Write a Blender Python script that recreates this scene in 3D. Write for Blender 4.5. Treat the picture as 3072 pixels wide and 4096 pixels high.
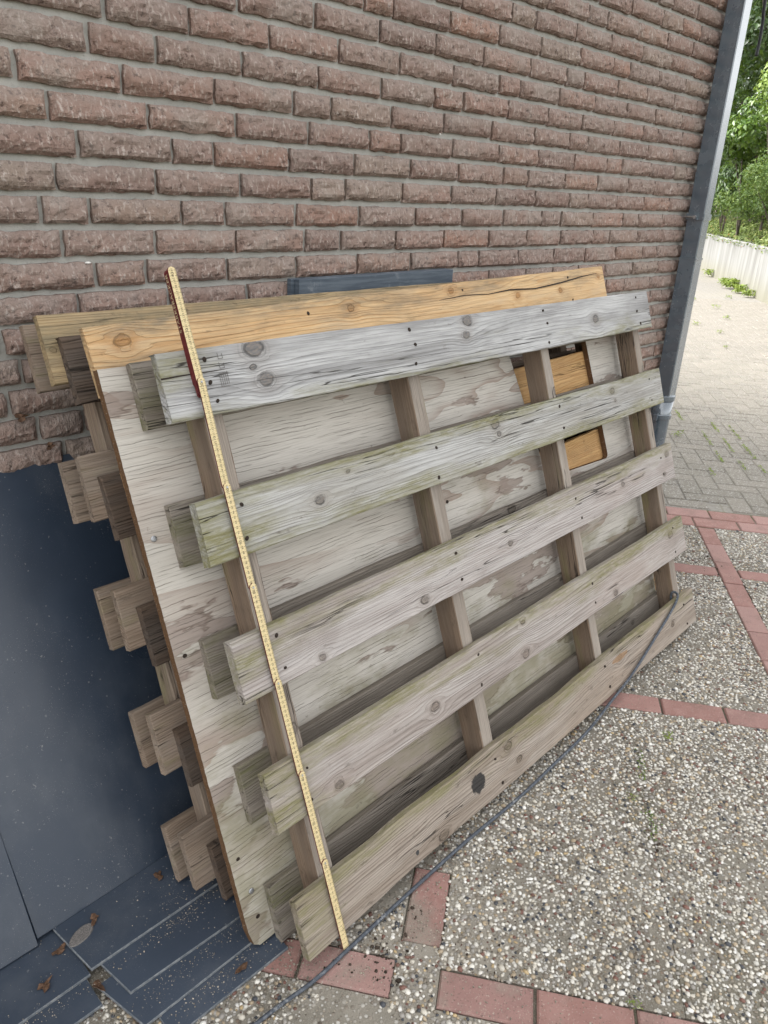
import bpy, bmesh, math, random
import numpy as np
from mathutils import Matrix, Vector

for o in list(bpy.data.objects):
    bpy.data.objects.remove(o)
scene = bpy.context.scene
COL = scene.collection
R = math.radians

# ------------------------------------------------------------------ camera
cam_d = bpy.data.cameras.new("camera")
cam = bpy.data.objects.new("camera", cam_d)
COL.objects.link(cam)
cr = Vector((0.71585819, -0.69696239, 0.04231391))
cu = Vector((0.2446906, 0.30715905, 0.91966289))
cf = Vector((0.65396755, 0.6479944, -0.39042247))
cam.matrix_world = Matrix(((cr.x, cu.x, -cf.x, 0.0), (cr.y, cu.y, -cf.y, -1.68516),
                           (cr.z, cu.z, -cf.z, 1.47433), (0, 0, 0, 1)))
cam_d.sensor_width = 36
cam_d.sensor_fit = 'AUTO'
cam_d.lens = 26.4875
cam_d.clip_start = 0.02
cam_d.clip_end = 2000
scene.camera = cam

# ------------------------------------------------------------------ sky, sun, exposure
SUN_EL, SUN_AZ = R(50), R(-38)          # sun stands behind the house, veiled by cloud
sun_dir = Vector((math.sin(SUN_AZ) * math.cos(SUN_EL), math.cos(SUN_AZ) * math.cos(SUN_EL), math.sin(SUN_EL)))
W = bpy.data.worlds.new("World")
scene.world = W
W.use_nodes = True
wt = W.node_tree
wt.nodes.clear()
wo = wt.nodes.new('ShaderNodeOutputWorld')
bg = wt.nodes.new('ShaderNodeBackground')
sk = wt.nodes.new('ShaderNodeTexSky')
sk.sky_type = 'NISHITA'
sk.sun_disc = False
sk.sun_elevation = SUN_EL
sk.sun_rotation = SUN_AZ
sk.dust_density = 3.0
hs = wt.nodes.new('ShaderNodeHueSaturation')
hs.inputs['Saturation'].default_value = 0.10
wt.links.new(sk.outputs[0], hs.inputs['Color'])
wt.links.new(hs.outputs[0], bg.inputs['Color'])
wt.links.new(bg.outputs[0], wo.inputs['Surface'])
bg.inputs['Strength'].default_value = 0.13

sl = bpy.data.lights.new("sun", 'SUN')
sl.energy = 1.0
sl.angle = R(22)
sl.color = (1.0, 0.97, 0.92)
so = bpy.data.objects.new("sun", sl)
COL.objects.link(so)
so.rotation_euler = (-sun_dir).to_track_quat('-Z', 'Y').to_euler()
so.location = (0, 0, 20)

scene.view_settings.view_transform = 'Standard'
scene.view_settings.look = 'None'
scene.view_settings.gamma = 1
scene.view_settings.use_curve_mapping = False
scene.view_settings.exposure = 2.25
scene.cycles.max_bounces = 6

# ------------------------------------------------------------------ helpers: objects
def tag(o, label=None, cat=None, group=None, kind=None):
    if label: o['label'] = label
    if cat: o['category'] = cat
    if group: o['group'] = group
    if kind: o['kind'] = kind
    return o

def empty(name, M=None, label=None, cat=None, group=None, kind=None):
    o = bpy.data.objects.new(name, None)
    o.empty_display_size = 0.05
    COL.objects.link(o)
    if M is not None: o.matrix_world = M if isinstance(M, Matrix) else Matrix.Translation(M)
    return tag(o, label, cat, group, kind)

def link(name, me, mat=None, parent=None, loc=None, M=None):
    o = bpy.data.objects.new(name, me)
    COL.objects.link(o)
    if mat is not None and len(me.materials) == 0:
        for m in (mat if isinstance(mat, (list, tuple)) else [mat]): me.materials.append(m)
    if parent is not None:
        o.parent = parent
    if loc is not None: o.location = loc
    if M is not None: o.matrix_local = M
    return o

def mesh(verts, faces, name="m", smooth=False, mi=None):
    me = bpy.data.meshes.new(name)
    me.from_pydata([tuple(v) for v in verts], [], [tuple(f) for f in faces])
    if mi is not None: me.polygons.foreach_set('material_index', list(mi))
    if smooth: me.polygons.foreach_set('use_smooth', [True] * len(me.polygons))
    me.update()
    return me

def fast_mesh(V, F, name="m", smooth=False, col=None):
    """numpy mesh of equal sized faces; col = per vertex colour (albedo)"""
    V = np.asarray(V, np.float32); F = np.asarray(F, np.int32)
    k = F.shape[1]
    me = bpy.data.meshes.new(name)
    me.vertices.add(len(V)); me.vertices.foreach_set('co', V.ravel())
    me.loops.add(F.size); me.loops.foreach_set('vertex_index', F.ravel())
    me.polygons.add(len(F))
    me.polygons.foreach_set('loop_start', np.arange(0, F.size, k, dtype=np.int32))
    if smooth: me.polygons.foreach_set('use_smooth', np.ones(len(F), bool))
    if col is not None:
        a = me.attributes.new('tint', 'FLOAT_COLOR', 'POINT')
        c4 = np.ones((len(V), 4), np.float32); c4[:, :3] = col
        a.data.foreach_set('color', c4.ravel())
    me.update(calc_edges=True)
    me.validate()
    return me

def hash3(ix, iy, iz, seed):
    h = (ix * 374761393 + iy * 668265263 + iz * 2147483647 + seed * 1274126177) & 0xffffffff
    h = ((h ^ (h >> 13)) * 1274126177) & 0xffffffff
    h = ((h ^ (h >> 16)) * 2246822519) & 0xffffffff
    return ((h ^ (h >> 15)) & 0xffffff) / float(0xffffff)

def vnoise(P, seed=0):
    P = np.asarray(P, float); I = np.floor(P).astype(np.int64); f = P - I
    f = f * f * (3 - 2 * f); r = 0
    for dx in (0, 1):
        for dy in (0, 1):
            for dz in (0, 1):
                w = (f[:, 0] if dx else 1 - f[:, 0]) * (f[:, 1] if dy else 1 - f[:, 1]) * (f[:, 2] if dz else 1 - f[:, 2])
                r = r + w * hash3(I[:, 0] + dx, I[:, 1] + dy, I[:, 2] + dz, seed)
    return r

def fbm(P, seed=0, oct=3):
    P = np.asarray(P, float); a, r, t = 1.0, 0, 0
    for i in range(oct):
        r = r + a * vnoise(P * 2 ** i, seed + i * 17); t += a; a *= .5
    return r / t

def chamfer_box(x0, x1, y0, y1, z0, z1, c=.003):
    """box with chamfered top and vertical edges, bottom left sharp"""
    V = []; F = []
    def ring(i, z): return [(x0 + i + 0, y0 + i, z), (x1 - i, y0 + i, z), (x1 - i, y1 - i, z), (x0 + i, y1 - i, z)]
    V += ring(0, z0) + ring(0, z1 - c) + ring(c, z1)
    for a in (0, 4):
        for k in range(4):
            F.append((a + k, a + (k + 1) % 4, a + 4 + (k + 1) % 4, a + 4 + k))
    F.append((8, 9, 10, 11)); F.append((3, 2, 1, 0))
    return V, F

def tube(pts, r, n=10, cap=True, radii=None):
    P = [Vector(p) for p in pts]; V = []; F = []; prev = None
    for i, p in enumerate(P):
        t = (P[min(i + 1, len(P) - 1)] - P[max(i - 1, 0)]).normalized()
        if prev is None:
            a = t.orthogonal().normalized()
        else:
            a = (prev - t * prev.dot(t)).normalized()
        prev = a; b = t.cross(a)
        rr = radii[i] if radii else r
        for k in range(n):
            th = 2 * math.pi * k / n
            V.append(p + (a * math.cos(th) + b * math.sin(th)) * rr)
    for i in range(len(P) - 1):
        for k in range(n):
            F.append((i * n + k, i * n + (k + 1) % n, (i + 1) * n + (k + 1) % n, (i + 1) * n + k))
    if cap:
        F.append(tuple(range(n - 1, -1, -1))); F.append(tuple(range((len(P) - 1) * n, len(P) * n)))
    return V, F

def smooth_path(pts, m=8):
    P = [Vector(p) for p in pts]; out = []
    for i in range(len(P) - 1):
        p0 = P[max(i - 1, 0)]; p1 = P[i]; p2 = P[i + 1]; p3 = P[min(i + 2, len(P) - 1)]
        for j in range(m):
            t = j / m
            out.append(.5 * ((2 * p1) + (p2 - p0) * t + (2 * p0 - 5 * p1 + 4 * p2 - p3) * t * t + (3 * p1 - p0 - 3 * p2 + p3) * t ** 3))
    out.append(P[-1])
    return out

# ------------------------------------------------------------------ helpers: node materials
class NB:
    def __init__(s, name):
        s.m = bpy.data.materials.new(name); s.m.use_nodes = True
        s.t = s.m.node_tree; s.t.nodes.clear()
        s.out = s.t.nodes.new('ShaderNodeOutputMaterial')
    def _in(s, sock, v):
        if v is None: return
        if hasattr(v, 'is_linked') or isinstance(v, bpy.types.NodeSocket): s.t.links.new(v, sock)
        else:
            if sock.type == 'RGBA' and not isinstance(v, (int, float)) and len(v) == 3: v = (*v, 1)
            sock.default_value = v
    def node(s, typ, **kw):
        n = s.t.nodes.new(typ)
        for k, v in kw.items(): setattr(n, k, v)
        return n
    def math(s, op, a, b=None, c=None, clamp=False):
        n = s.node('ShaderNodeMath', operation=op, use_clamp=clamp)
        s._in(n.inputs[0], a); s._in(n.inputs[1], b)
        if c is not None: s._in(n.inputs[2], c)
        return n.outputs[0]
    def add(s, a, b): return s.math('ADD', a, b)
    def sub(s, a, b): return s.math('SUBTRACT', a, b)
    def mul(s, a, b): return s.math('MULTIPLY', a, b)
    def vm(s, op, a, b=None):
        n = s.node('ShaderNodeVectorMath', operation=op); s._in(n.inputs[0], a); s._in(n.inputs[1], b)
        return n.outputs['Value'] if op in ('LENGTH', 'DOT_PRODUCT', 'DISTANCE') else n.outputs[0]
    def sep(s, v):
        n = s.node('ShaderNodeSeparateXYZ'); s._in(n.inputs[0], v); return n.outputs
    def comb(s, x, y, z):
        n = s.node('ShaderNodeCombineXYZ'); s._in(n.inputs[0], x); s._in(n.inputs[1], y); s._in(n.inputs[2], z); return n.outputs[0]
    def noise(s, v, sc=1., det=3., rough=.5, dist=0., col=False):
        n = s.node('ShaderNodeTexNoise'); s._in(n.inputs['Vector'], v)
        n.inputs['Scale'].default_value = sc; n.inputs['Detail'].default_value = det
        n.inputs['Roughness'].default_value = rough; n.inputs['Distortion'].default_value = dist
        return n.outputs['Color' if col else 'Fac']
    def vor(s, v, sc=1., feature='F1', rnd=1.):
        n = s.node('ShaderNodeTexVoronoi', feature=feature); s._in(n.inputs['Vector'], v)
        n.inputs['Scale'].default_value = sc; n.inputs['Randomness'].default_value = rnd
        return n.outputs
    def ramp(s, f, stops, interp='LINEAR'):
        n = s.node('ShaderNodeValToRGB'); s._in(n.inputs[0], f); r = n.color_ramp; r.interpolation = interp
        while len(r.elements) < len(stops): r.elements.new(.5)
        for e, (p, c) in zip(r.elements, stops):
            e.position = p; e.color = (*c, 1) if not isinstance(c, (int, float)) else (c, c, c, 1)
        return n.outputs[0]
    def mix(s, f, a, b, blend='MIX'):
        n = s.node('ShaderNodeMix', data_type='RGBA', blend_type=blend)
        s._in(n.inputs[0], f); s._in(n.inputs[6], a); s._in(n.inputs[7], b); return n.outputs[2]
    def mr(s, v, a, b, c=0., d=1., smooth=True):
        n = s.node('ShaderNodeMapRange', interpolation_type='SMOOTHSTEP' if smooth else 'LINEAR')
        s._in(n.inputs[0], v)
        for i, q in enumerate((a, b, c, d)): s._in(n.inputs[1 + i], q)
        return n.outputs[0]
    def bump(s, h, strength=.5, dist=.002, normal=None):
        n = s.node('ShaderNodeBump'); n.inputs['Strength'].default_value = strength
        n.inputs['Distance'].default_value = dist; s._in(n.inputs['Height'], h); s._in(n.inputs['Normal'], normal)
        return n.outputs[0]
    def obj(s): return s.node('ShaderNodeTexCoord').outputs['Object']
    def gen(s): return s.node('ShaderNodeTexCoord').outputs['Generated']
    def world(s): return s.node('ShaderNodeNewGeometry').outputs['Position']
    def rnd(s): return s.node('ShaderNodeObjectInfo').outputs['Random']
    def attr(s, name): return s.node('ShaderNodeAttribute', attribute_name=name).outputs['Color']
    def done(s, color, rough=.8, normal=None, spec=.3, metal=0., extra=None):
        p = s.node('ShaderNodeBsdfPrincipled')
        s._in(p.inputs['Base Color'], color); s._in(p.inputs['Roughness'], rough); s._in(p.inputs['Normal'], normal)
        s._in(p.inputs['Specular IOR Level'], spec); s._in(p.inputs['Metallic'], metal)
        for k, v in (extra or {}).items(): s._in(p.inputs[k], v)
        s.t.links.new(p.outputs[0], s.out.inputs[0])
        return s.m

def wood(name, light, dark, patch, knots=(), K=150., moss=0., moss_edge='both', mosscol=(.185, .172, .078),
         ring=.75, cath=.05, veil=None, cracks=1., grime=0., stains=(), seed=0., bumps=1., knotcol=None):
    """board in object space: x along the grain, y across, z through; knots = (x, y, radius)"""
    b = NB(name)
    co = b.obj(); x, y, z = b.sep(co)
    r = b.rnd()
    off = b.comb(b.add(b.mul(r, 31.7), seed), b.add(b.mul(r, 17.3), seed * .37), b.mul(r, 9.1))
    p = b.vm('ADD', co, off)
    S = lambda a, c, d: b.vm('MULTIPLY', p, (a, c, d))
    f = b.add(y, b.mul(z, .8))
    w1 = b.noise(S(1.2, 6, 6), 1, 2)
    w2 = b.noise(S(2.4, 9, 9), 1, 3)
    f = b.add(f, b.add(b.mul(b.sub(w1, .5), cath), b.mul(b.sub(w2, .5), .007)))
    kmask = None; kr = None; halo = None; kcon = None
    kw = b.sep(b.noise(S(38, 38, 38), 1, 3, .6, col=True))
    def addknot(dx, dy, rr):
        nonlocal f, kmask, kr, halo, kcon
        dxs = b.mul(dx, .68)
        dxs = b.add(dxs, b.mul(b.sub(kw[0], .5), .009)); dy = b.add(dy, b.mul(b.sub(kw[1], .5), .009))
        d2 = b.add(b.mul(dxs, dxs), b.mul(dy, dy)); d = b.math('SQRT', d2)
        R2 = b.mul(b.mul(rr, rr), 5.0)
        st = b.math('DIVIDE', R2, b.add(d2, b.mul(R2, .35)))
        fall = b.mr(b.math('DIVIDE', d, rr), 2.0, 8.5, 1., 0.)
        f = b.sub(f, b.mul(b.mul(dy, st), b.mul(fall, .8)))
        q = b.math('DIVIDE', d, rr)
        kc_ = b.mul(b.mr(b.math('FRACT', b.add(b.mul(q, 2.6), b.mul(kw[2], 1.2))), .45, .95), b.mr(q, 1.35, 1.8, 1., 0.))
        kcon = kc_ if kcon is None else b.math('MAXIMUM', kcon, kc_)
        k1 = b.mr(q, .86, 1.04, 1., 0.)
        rim = b.mul(b.mr(q, .72, .95), b.mr(q, 1.02, 1.18, 1., 0.))
        h1 = b.mr(q, 1., 3.2, 1., 0.)
        kmask = k1 if kmask is None else b.math('MAXIMUM', kmask, k1)
        kr = rim if kr is None else b.math('MAXIMUM', kr, rim)
        halo = h1 if halo is None else b.math('MAXIMUM', halo, h1)
    if knots:
        for kx, ky, rr in knots: addknot(b.sub(x, kx), b.sub(y, ky), rr)
    else:
        v = b.vor(b.vm('MULTIPLY', p, (2.1, 5.5, 0.01)), 1.0)
        d = b.vm('SUBTRACT', b.vm('MULTIPLY', p, (2.1, 5.5, 0.01)), v['Position'])
        dx, dy, dz = b.sep(b.vm('MULTIPLY', d, (1 / 2.1, 1 / 5.5, 0)))
        rv = b.sep(v['Color'])[0]
        rr = b.mr(rv, .35, 1., .0025, .013, smooth=False)
        addknot(dx, dy, rr)
    F = b.add(b.mul(f, K), b.mul(b.noise(S(.55, 16, 16), 1, 3), 7.))
    s = b.math('FRACT', F)
    line = b.mul(b.mr(s, .28, .93), b.mr(s, .94, 1., 1., 0.))
    strength = b.mul(b.mr(b.noise(S(1.1, 13, 13), 1, 3), .3, .66, ring * .22, ring * .95), b.mr(b.noise(S(7, 60, 60), 1, 3), .3, .6, .6, 1.05))
    line = b.mul(line, strength)
    c = b.mix(line, light, dark)
    pt = b.noise(S(2.3, 8, 8), 1, 4, .55)
    c = b.mix(b.mr(pt, .42, .68, 0., .75), c, patch)
    bn = b.noise(b.comb(b.mul(x, .9), b.mul(F, .16), b.add(b.mul(r, 9.), seed)), 1, 2)
    c = b.mix(b.mr(bn, .46, .66, 0., .6), c, tuple(.5 * (p_ + q_) for p_, q_ in zip(dark, patch)))
    fib = b.noise(S(9, 300, 300), 1, 3, .6)
    c = b.mix(b.mr(fib, .40, .68, 0., .42), c, dark)
    fb2 = b.noise(S(5, 90, 90), 1, 4, .6)
    c = b.mix(b.mr(fb2, .5, .72, 0., .4), c, tuple(min(1., 1.22 * q) for q in light))
    if veil:
        c = b.mix(b.mr(b.noise(S(3.2, 14, 14), 1, 4, .6), .5, .75, 0., .55), c, veil)
    kc = knotcol or tuple(.8 * q for q in patch)
    c = b.mix(b.mul(halo, .28), c, kc)
    kring = b.noise(S(90, 260, 60), 1, 3)
    c = b.mix(b.mul(kmask, .8), c, b.mix(b.mr(kring, .35, .65), kc, tuple(.75 * q for q in dark)))
    c = b.mix(b.mul(kcon, .55), c, dark)
    c = b.mix(b.mul(b.mul(kr, b.mr(kw[2], .35, .6)), .75), c, tuple(.4 * q for q in dark))
    if moss > 0:
        gx, gy, gz = b.sep(b.gen())
        e = {'both': b.mul(b.math('ABSOLUTE', b.sub(gy, .5)), 2.), 'top': gy, 'bottom': b.sub(1., gy)}[moss_edge]
        e = b.math('MAXIMUM', e, b.mul(b.mr(gx, .0, .22, 1., 0.), .9))
        mn = b.noise(S(3.5, 22, 22), 1, 5, .6)
        mn2 = b.noise(S(26, 120, 120), 1, 4, .65)
        mm = b.mr(b.add(b.mul(e, .55), mn), 1.06 - .42 * moss, 1.36 - .32 * moss)
        c = b.mix(b.mul(mm, b.mr(mn2, .3, .62, .4, .92)), c, mosscol)
    gm = b.noise(S(17, 46, 46), 1, 6, .7)
    c = b.mix(b.mr(gm, .62 - .06 * grime, .74 - .06 * grime, 0., .45 + .25 * grime), c, (.075, .058, .042))
    cn = b.noise(S(1.3, 46, 46), 1, 3, .5, .15)
    ck = b.mul(b.mr(b.math('ABSOLUTE', b.sub(cn, .5)), .0, .011, 1., 0.), b.mr(b.noise(S(2.1, 9, 9), 1, 1), .50, .60))
    gxe = b.math('ABSOLUTE', b.sub(b.sep(b.gen())[0], .5))
    en = b.noise(S(1.2, 42, 42), 1, 2)
    ck2 = b.mul(b.mr(b.math('ABSOLUTE', b.sub(en, .5)), .0, .018, 1., 0.), b.mr(b.add(gxe, b.mul(b.sub(b.noise(S(4, 40, 40), 1, 2), .5), .30)), .49, .54))
    ck = b.math('MAXIMUM', b.mul(ck, cracks), b.mul(ck2, .8 * min(cracks, 1.)))
    sm_ = b.noise(S(3.5, 5.5, 5.5), 1, 5, .6)
    c = b.mix(b.mr(sm_, .54, .72, 0., .38), c, tuple(.62 * q for q in patch))
    c = b.mix(b.mul(ck, .85), c, (.03, .024, .02))
    for sx, sy, rx, ry, sc in stains:
        q = b.add(b.math('POWER', b.math('DIVIDE', b.sub(x, sx), rx), 2.), b.math('POWER', b.math('DIVIDE', b.sub(y, sy), ry), 2.))
        q = b.add(q, b.mul(b.sub(b.noise(S(60, 60, 60), 1, 4, .7), .5), 1.6))
        c = b.mix(b.mr(q, .7, 1.1, .93, 0.), c, sc)
    h = b.add(b.mul(line, -.9), b.mul(fib, .8))
    h = b.add(h, b.mul(ck, -2.5)); h = b.add(h, b.mul(kr, -.7)); h = b.add(h, b.mul(gm, .4))
    return b.done(c, .86, b.bump(h, .9 * bumps, .0022), spec=.22)

# ------------------------------------------------------------------ materials
def m_brick():
    b = NB('split_brick'); co = b.obj(); r = b.rnd()
    p = b.vm('ADD', co, b.comb(b.mul(r, 41.), b.mul(r, 23.), b.mul(r, 7.)))
    base = b.ramp(r, [(0, (.205, .142, .118)), (.2, (.26, .175, .142)), (.4, (.25, .188, .157)), (.6, (.29, .188, .15)), (.75, (.265, .208, .168)), (.9, (.315, .19, .142)), (1, (.235, .16, .13))])
    n1 = b.noise(p, 16, 4, .6)
    c = b.mix(b.mr(n1, .35, .7, 0., .55), base, (.25, .19, .16))
    n2 = b.noise(b.vm('MULTIPLY', p, (140, 140, 45)), 1, 4, .65)
    c = b.mix(b.mr(n2, .5, .70, 0., .7), c, (.53, .46, .41))
    n3 = b.noise(b.vm('MULTIPLY', p, (70, 70, 70)), 1, 4, .7)
    c = b.mix(b.mr(n3, .54, .68, 0., .8), c, (.062, .040, .034))
    n4 = b.noise(p, 7, 3, .5)
    c = b.mix(b.mr(n4, .5, .75, 0., .5), c, (.33, .29, .25))
    gz = b.sep(b.gen())[2]
    c = b.mix(b.mr(b.noise(p, 3.1, 3, .6), .5, .66, 0., .35), c, (.21, .125, .095))
    c = b.mix(b.mul(b.mr(b.add(gz, b.mul(b.sub(n1, .5), .9)), .45, .95), .35), c, (.38, .32, .285))  # upper part lighter: light falling from above painted into the brick colour
    n5 = b.noise(p, 420, 2, .6)
    h = b.add(b.mul(n2, .8), b.add(b.mul(n3, -.9), b.mul(n5, .35)))
    h = b.add(h, b.mul(b.noise(p, 38, 4, .65), 1.6))
    return b.done(c, .9, b.bump(h, 1., .006), spec=.2)

def m_mortar():
    b = NB('grey_mortar'); p = b.world()
    n1 = b.noise(p, 9, 4, .6); n2 = b.noise(p, 260, 3, .7); n3 = b.noise(b.vm('MULTIPLY', p, (5, 5, 60)), 1, 3)
    c = b.mix(b.mr(n1, .3, .7), (.345, .34, .31), (.425, .415, .38))
    c = b.mix(b.mr(n2, .55, .75, 0., .5), c, (.16, .155, .145))
    c = b.mix(b.mr(n3, .55, .75, 0., .3), c, (.48, .47, .435))
    return b.done(c, .95, b.bump(b.add(n2, b.mul(b.noise(p, 60, 3), 1.4)), .6, .003), spec=.15)

def m_ply():
    b = NB('weathered_plywood'); co = b.obj(); x, y, z = b.sep(co)
    S = lambda a, c: b.vm('MULTIPLY', co, (a, c, 1.))
    h = b.noise(S(1.15, 3.6), 1, 3, .5, .5)
    F = b.add(b.mul(h, 7.), b.mul(b.noise(S(6, 20), 1, 4, .6), .25))
    s = b.math('FRACT', F)
    line = b.mul(b.math('POWER', b.mr(s, .35, .98, smooth=False), 1.6), b.mr(s, .982, 1., 1., 0.))
    line = b.mul(line, b.mr(b.noise(S(1.4, 4), 1, 2), .34, .6))
    white = b.mix(b.noise(S(3, 10), 1, 4, .6), (.455, .42, .365), (.585, .55, .495))
    c = b.mix(b.mul(line, .8), white, (.29, .215, .17))
    pl = b.noise(b.vm('ADD', S(1.9, 6.5), (7.3, 2.2, 0)), 1, 5, .62)
    grad = b.mr(y, .1, 1.2, .075, -.055, smooth=False)
    pg_ = b.add(b.add(pl, grad), b.mul(b.sub(b.noise(S(34, 150), 1, 3), .5), .022))
    peel = b.mr(pg_, .596, .606)
    prim = b.mul(b.mr(pg_, .580, .596), b.mr(pg_, .598, .618, 1., 0.))
    c = b.mix(b.mul(peel, .8), c, b.mix(b.noise(S(8, 120), 1, 3), (.225, .172, .14), (.33, .27, .235)))
    c = b.mix(b.mul(prim, b.mul(.75, b.mr(b.noise(S(9, 20), 1, 3), .4, .6))), c, (.15, .105, .08))
    fib = b.noise(S(8, 330), 1, 3, .6)
    c = b.mix(b.mr(fib, .42, .72, 0., .42), c, (.2, .17, .145))
    # fine parallel checks
    yy = b.add(y, b.add(b.mul(b.sub(b.noise(S(2.6, 9), 1, 3), .5), .030), b.mul(b.sub(b.noise(S(26, 70), 1, 3), .5), .0055)))
    fr = b.math('FRACT', b.mul(yy, 118.))
    ck = b.mul(b.mr(b.math('ABSOLUTE', b.sub(fr, .5)), .0, .075, 1., 0.), b.mr(b.noise(S(6, 95), 1, 3), .47, .58))
    c = b.mix(b.mul(ck, b.mr(b.noise(S(2, 5), 1, 2), .35, .6, .25, .75)), c, (.09, .07, .055))
    mo = b.noise(S(3.2, 6), 1, 5, .65)
    mg = b.mr(b.add(mo, b.mr(y, .0, .95, .20, -.12, smooth=False)), .50, .74, 0., .75)
    c = b.mix(mg, c, (.225, .205, .125))
    dt = b.noise(S(24, 24), 1, 5, .7)
    c = b.mix(b.mr(dt, .63, .74, 0., .6), c, (.1, .078, .055))
    hh = b.add(b.mul(ck, -2.), b.add(b.mul(fib, .5), b.mul(peel, -.9)))
    return b.done(c, .85, b.bump(hh, .7, .0016), spec=.22)

def m_plyedge():
    b = NB('plywood_edge'); p = b.obj()
    n = b.noise(p, 160, 4, .7); z = b.sep(p)[2]
    lay = b.math('FRACT', b.mul(z, 280.))
    c = b.mix(n, (.115, .058, .028), (.22, .125, .062))
    c = b.mix(b.mr(lay, .35, .55, 0., .55), c, (.085, .052, .032))
    c = b.mix(b.mr(b.noise(p, 300, 3), .62, .74), c, (.37, .34, .29))
    return b.done(c, .9, b.bump(n, .9, .004), spec=.15)

def m_zinc():
    b = NB('aged_zinc'); p = b.world()
    n = b.noise(b.vm('MULTIPLY', p, (30, 30, 2.2)), 1, 4, .6); n2 = b.noise(p, 11, 4, .65)
    c = b.mix(b.mr(n2, .3, .7), (.055, .078, .10), (.078, .106, .13))
    c = b.mix(b.mr(n, .52, .72, 0., .45), c, (.12, .145, .165))
    sp = b.vor(b.vm('MULTIPLY', p, (150, 150, 90)), 1.0)
    spk = b.mul(b.mr(sp['Distance'], .10, .2, 1., 0.), b.mr(b.noise(p, 14, 2), .55, .68))
    spk = b.mul(spk, b.mr(b.sep(sp['Color'])[0], .72, .76))
    c = b.mix(b.mul(spk, .9), c, (.55, .56, .55))
    return b.done(c, b.mr(n2, .3, .7, .20, .32), b.bump(n2, .10, .004), spec=1., metal=.0, extra={'Coat Weight': 1., 'Coat Roughness': .18, 'Coat IOR': 1.7})

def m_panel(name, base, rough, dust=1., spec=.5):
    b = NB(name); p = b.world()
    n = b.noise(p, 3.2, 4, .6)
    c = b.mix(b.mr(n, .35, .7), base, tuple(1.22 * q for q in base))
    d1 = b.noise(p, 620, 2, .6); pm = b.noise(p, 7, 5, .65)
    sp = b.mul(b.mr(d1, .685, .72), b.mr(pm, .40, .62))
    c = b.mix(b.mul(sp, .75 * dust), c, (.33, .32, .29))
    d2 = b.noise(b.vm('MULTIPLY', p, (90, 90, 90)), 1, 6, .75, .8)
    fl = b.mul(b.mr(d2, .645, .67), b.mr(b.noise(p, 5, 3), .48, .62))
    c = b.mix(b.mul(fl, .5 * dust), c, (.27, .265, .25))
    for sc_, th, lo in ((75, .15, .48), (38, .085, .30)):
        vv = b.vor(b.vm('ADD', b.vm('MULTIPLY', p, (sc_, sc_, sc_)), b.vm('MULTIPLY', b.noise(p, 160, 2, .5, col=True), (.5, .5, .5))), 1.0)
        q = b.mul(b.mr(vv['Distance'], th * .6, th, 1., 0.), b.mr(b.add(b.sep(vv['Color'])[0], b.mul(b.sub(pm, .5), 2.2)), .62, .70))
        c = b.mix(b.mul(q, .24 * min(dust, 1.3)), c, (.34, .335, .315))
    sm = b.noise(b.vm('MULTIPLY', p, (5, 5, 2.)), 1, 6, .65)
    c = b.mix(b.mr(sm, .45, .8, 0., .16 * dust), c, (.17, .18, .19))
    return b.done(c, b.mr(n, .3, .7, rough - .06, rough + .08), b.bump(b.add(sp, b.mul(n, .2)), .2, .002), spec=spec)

def m_emboss():
    b = NB('slate_woodgrain_board'); p = b.obj(); x, y, z = b.sep(p)
    g = b.noise(b.vm('MULTIPLY', p, (9, 9, 150)), 1, 4, .65)
    c = b.mix(b.mr(g, .35, .7), (.055, .072, .092), (.105, .128, .15))
    n = b.noise(p, 14, 5, .7)
    c = b.mix(b.mr(n, .58, .75, 0., .5), c, (.3, .32, .335))
    return b.done(c, .6, b.bump(g, .4, .0015), spec=.4)

def aggregate(name, far=False):
    """exposed aggregate concrete seen between the loose standing stones"""
    b = NB(name); p = b.world()
    n = b.noise(p, 2.4, 4, .6); fine = b.noise(p, 420, 3, .7)
    mat = b.mix(b.mr(n, .3, .7), (.145, .128, .10), (.215, .197, .16))
    mat = b.mix(b.mr(fine, .45, .7), mat, (.30, .275, .235))
    sc = 80 if far else 105
    v = b.vor(p, sc); rr = b.sep(v['Color'])
    stone = b.ramp(rr[0], [(0, (.07, .055, .045)), (.18, (.20, .15, .11)), (.34, (.28, .25, .21)), (.5, (.44, .41, .36)), (.7, (.60, .58, .53)), (1, (.70, .68, .63))])
    msk = b.mr(v['Distance'], b.mr(rr[1], 0., 1., .18, .46, smooth=False), b.mr(rr[1], 0., 1., .26, .54, smooth=False), 1., 0.)
    if not far: msk = b.mul(msk, .8)
    cov = b.noise(p, 3.1, 4, .6)
    # wind-blown sand lies over the paving near the foot of the pallets
    x, y, z = b.sep(p)
    c = b.mix(msk, mat, stone)
    sand = b.mix(fine, (.20, .18, .145), (.385, .35, .295))
    d = b.math('DIVIDE', b.math('SQRT', b.add(b.math('POWER', b.sub(x, .86), 2.), b.math('POWER', b.add(y, .99), 2.))), .26)
    sm = b.mr(b.add(b.mul(d, -.35), cov), .12, .36)
    c = b.mix(b.mul(sm, .85), c, sand)
    c = b.mix(b.mr(b.noise(p, 1.7, 5, .65), .56, .72, 0., .4), c, (.085, .088, .04))
    h = b.add(b.mul(msk, b.sub(1., v['Distance'])), b.mul(fine, .35))
    return b.done(c, .9, b.bump(h, .8, .004), spec=.2)

def m_joint():
    b = NB('joint_sand'); p = b.world()
    n = b.noise(p, 5, 4, .6); f = b.noise(p, 500, 3, .7)
    c = b.mix(b.mr(f, .35, .7), (.10, .088, .066), (.25, .225, .18))
    c = b.mix(b.mr(n, .52, .66, 0., .7), c, (.085, .10, .03))
    return b.done(c, .95, b.bump(f, .8, .004), spec=.1)

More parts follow.
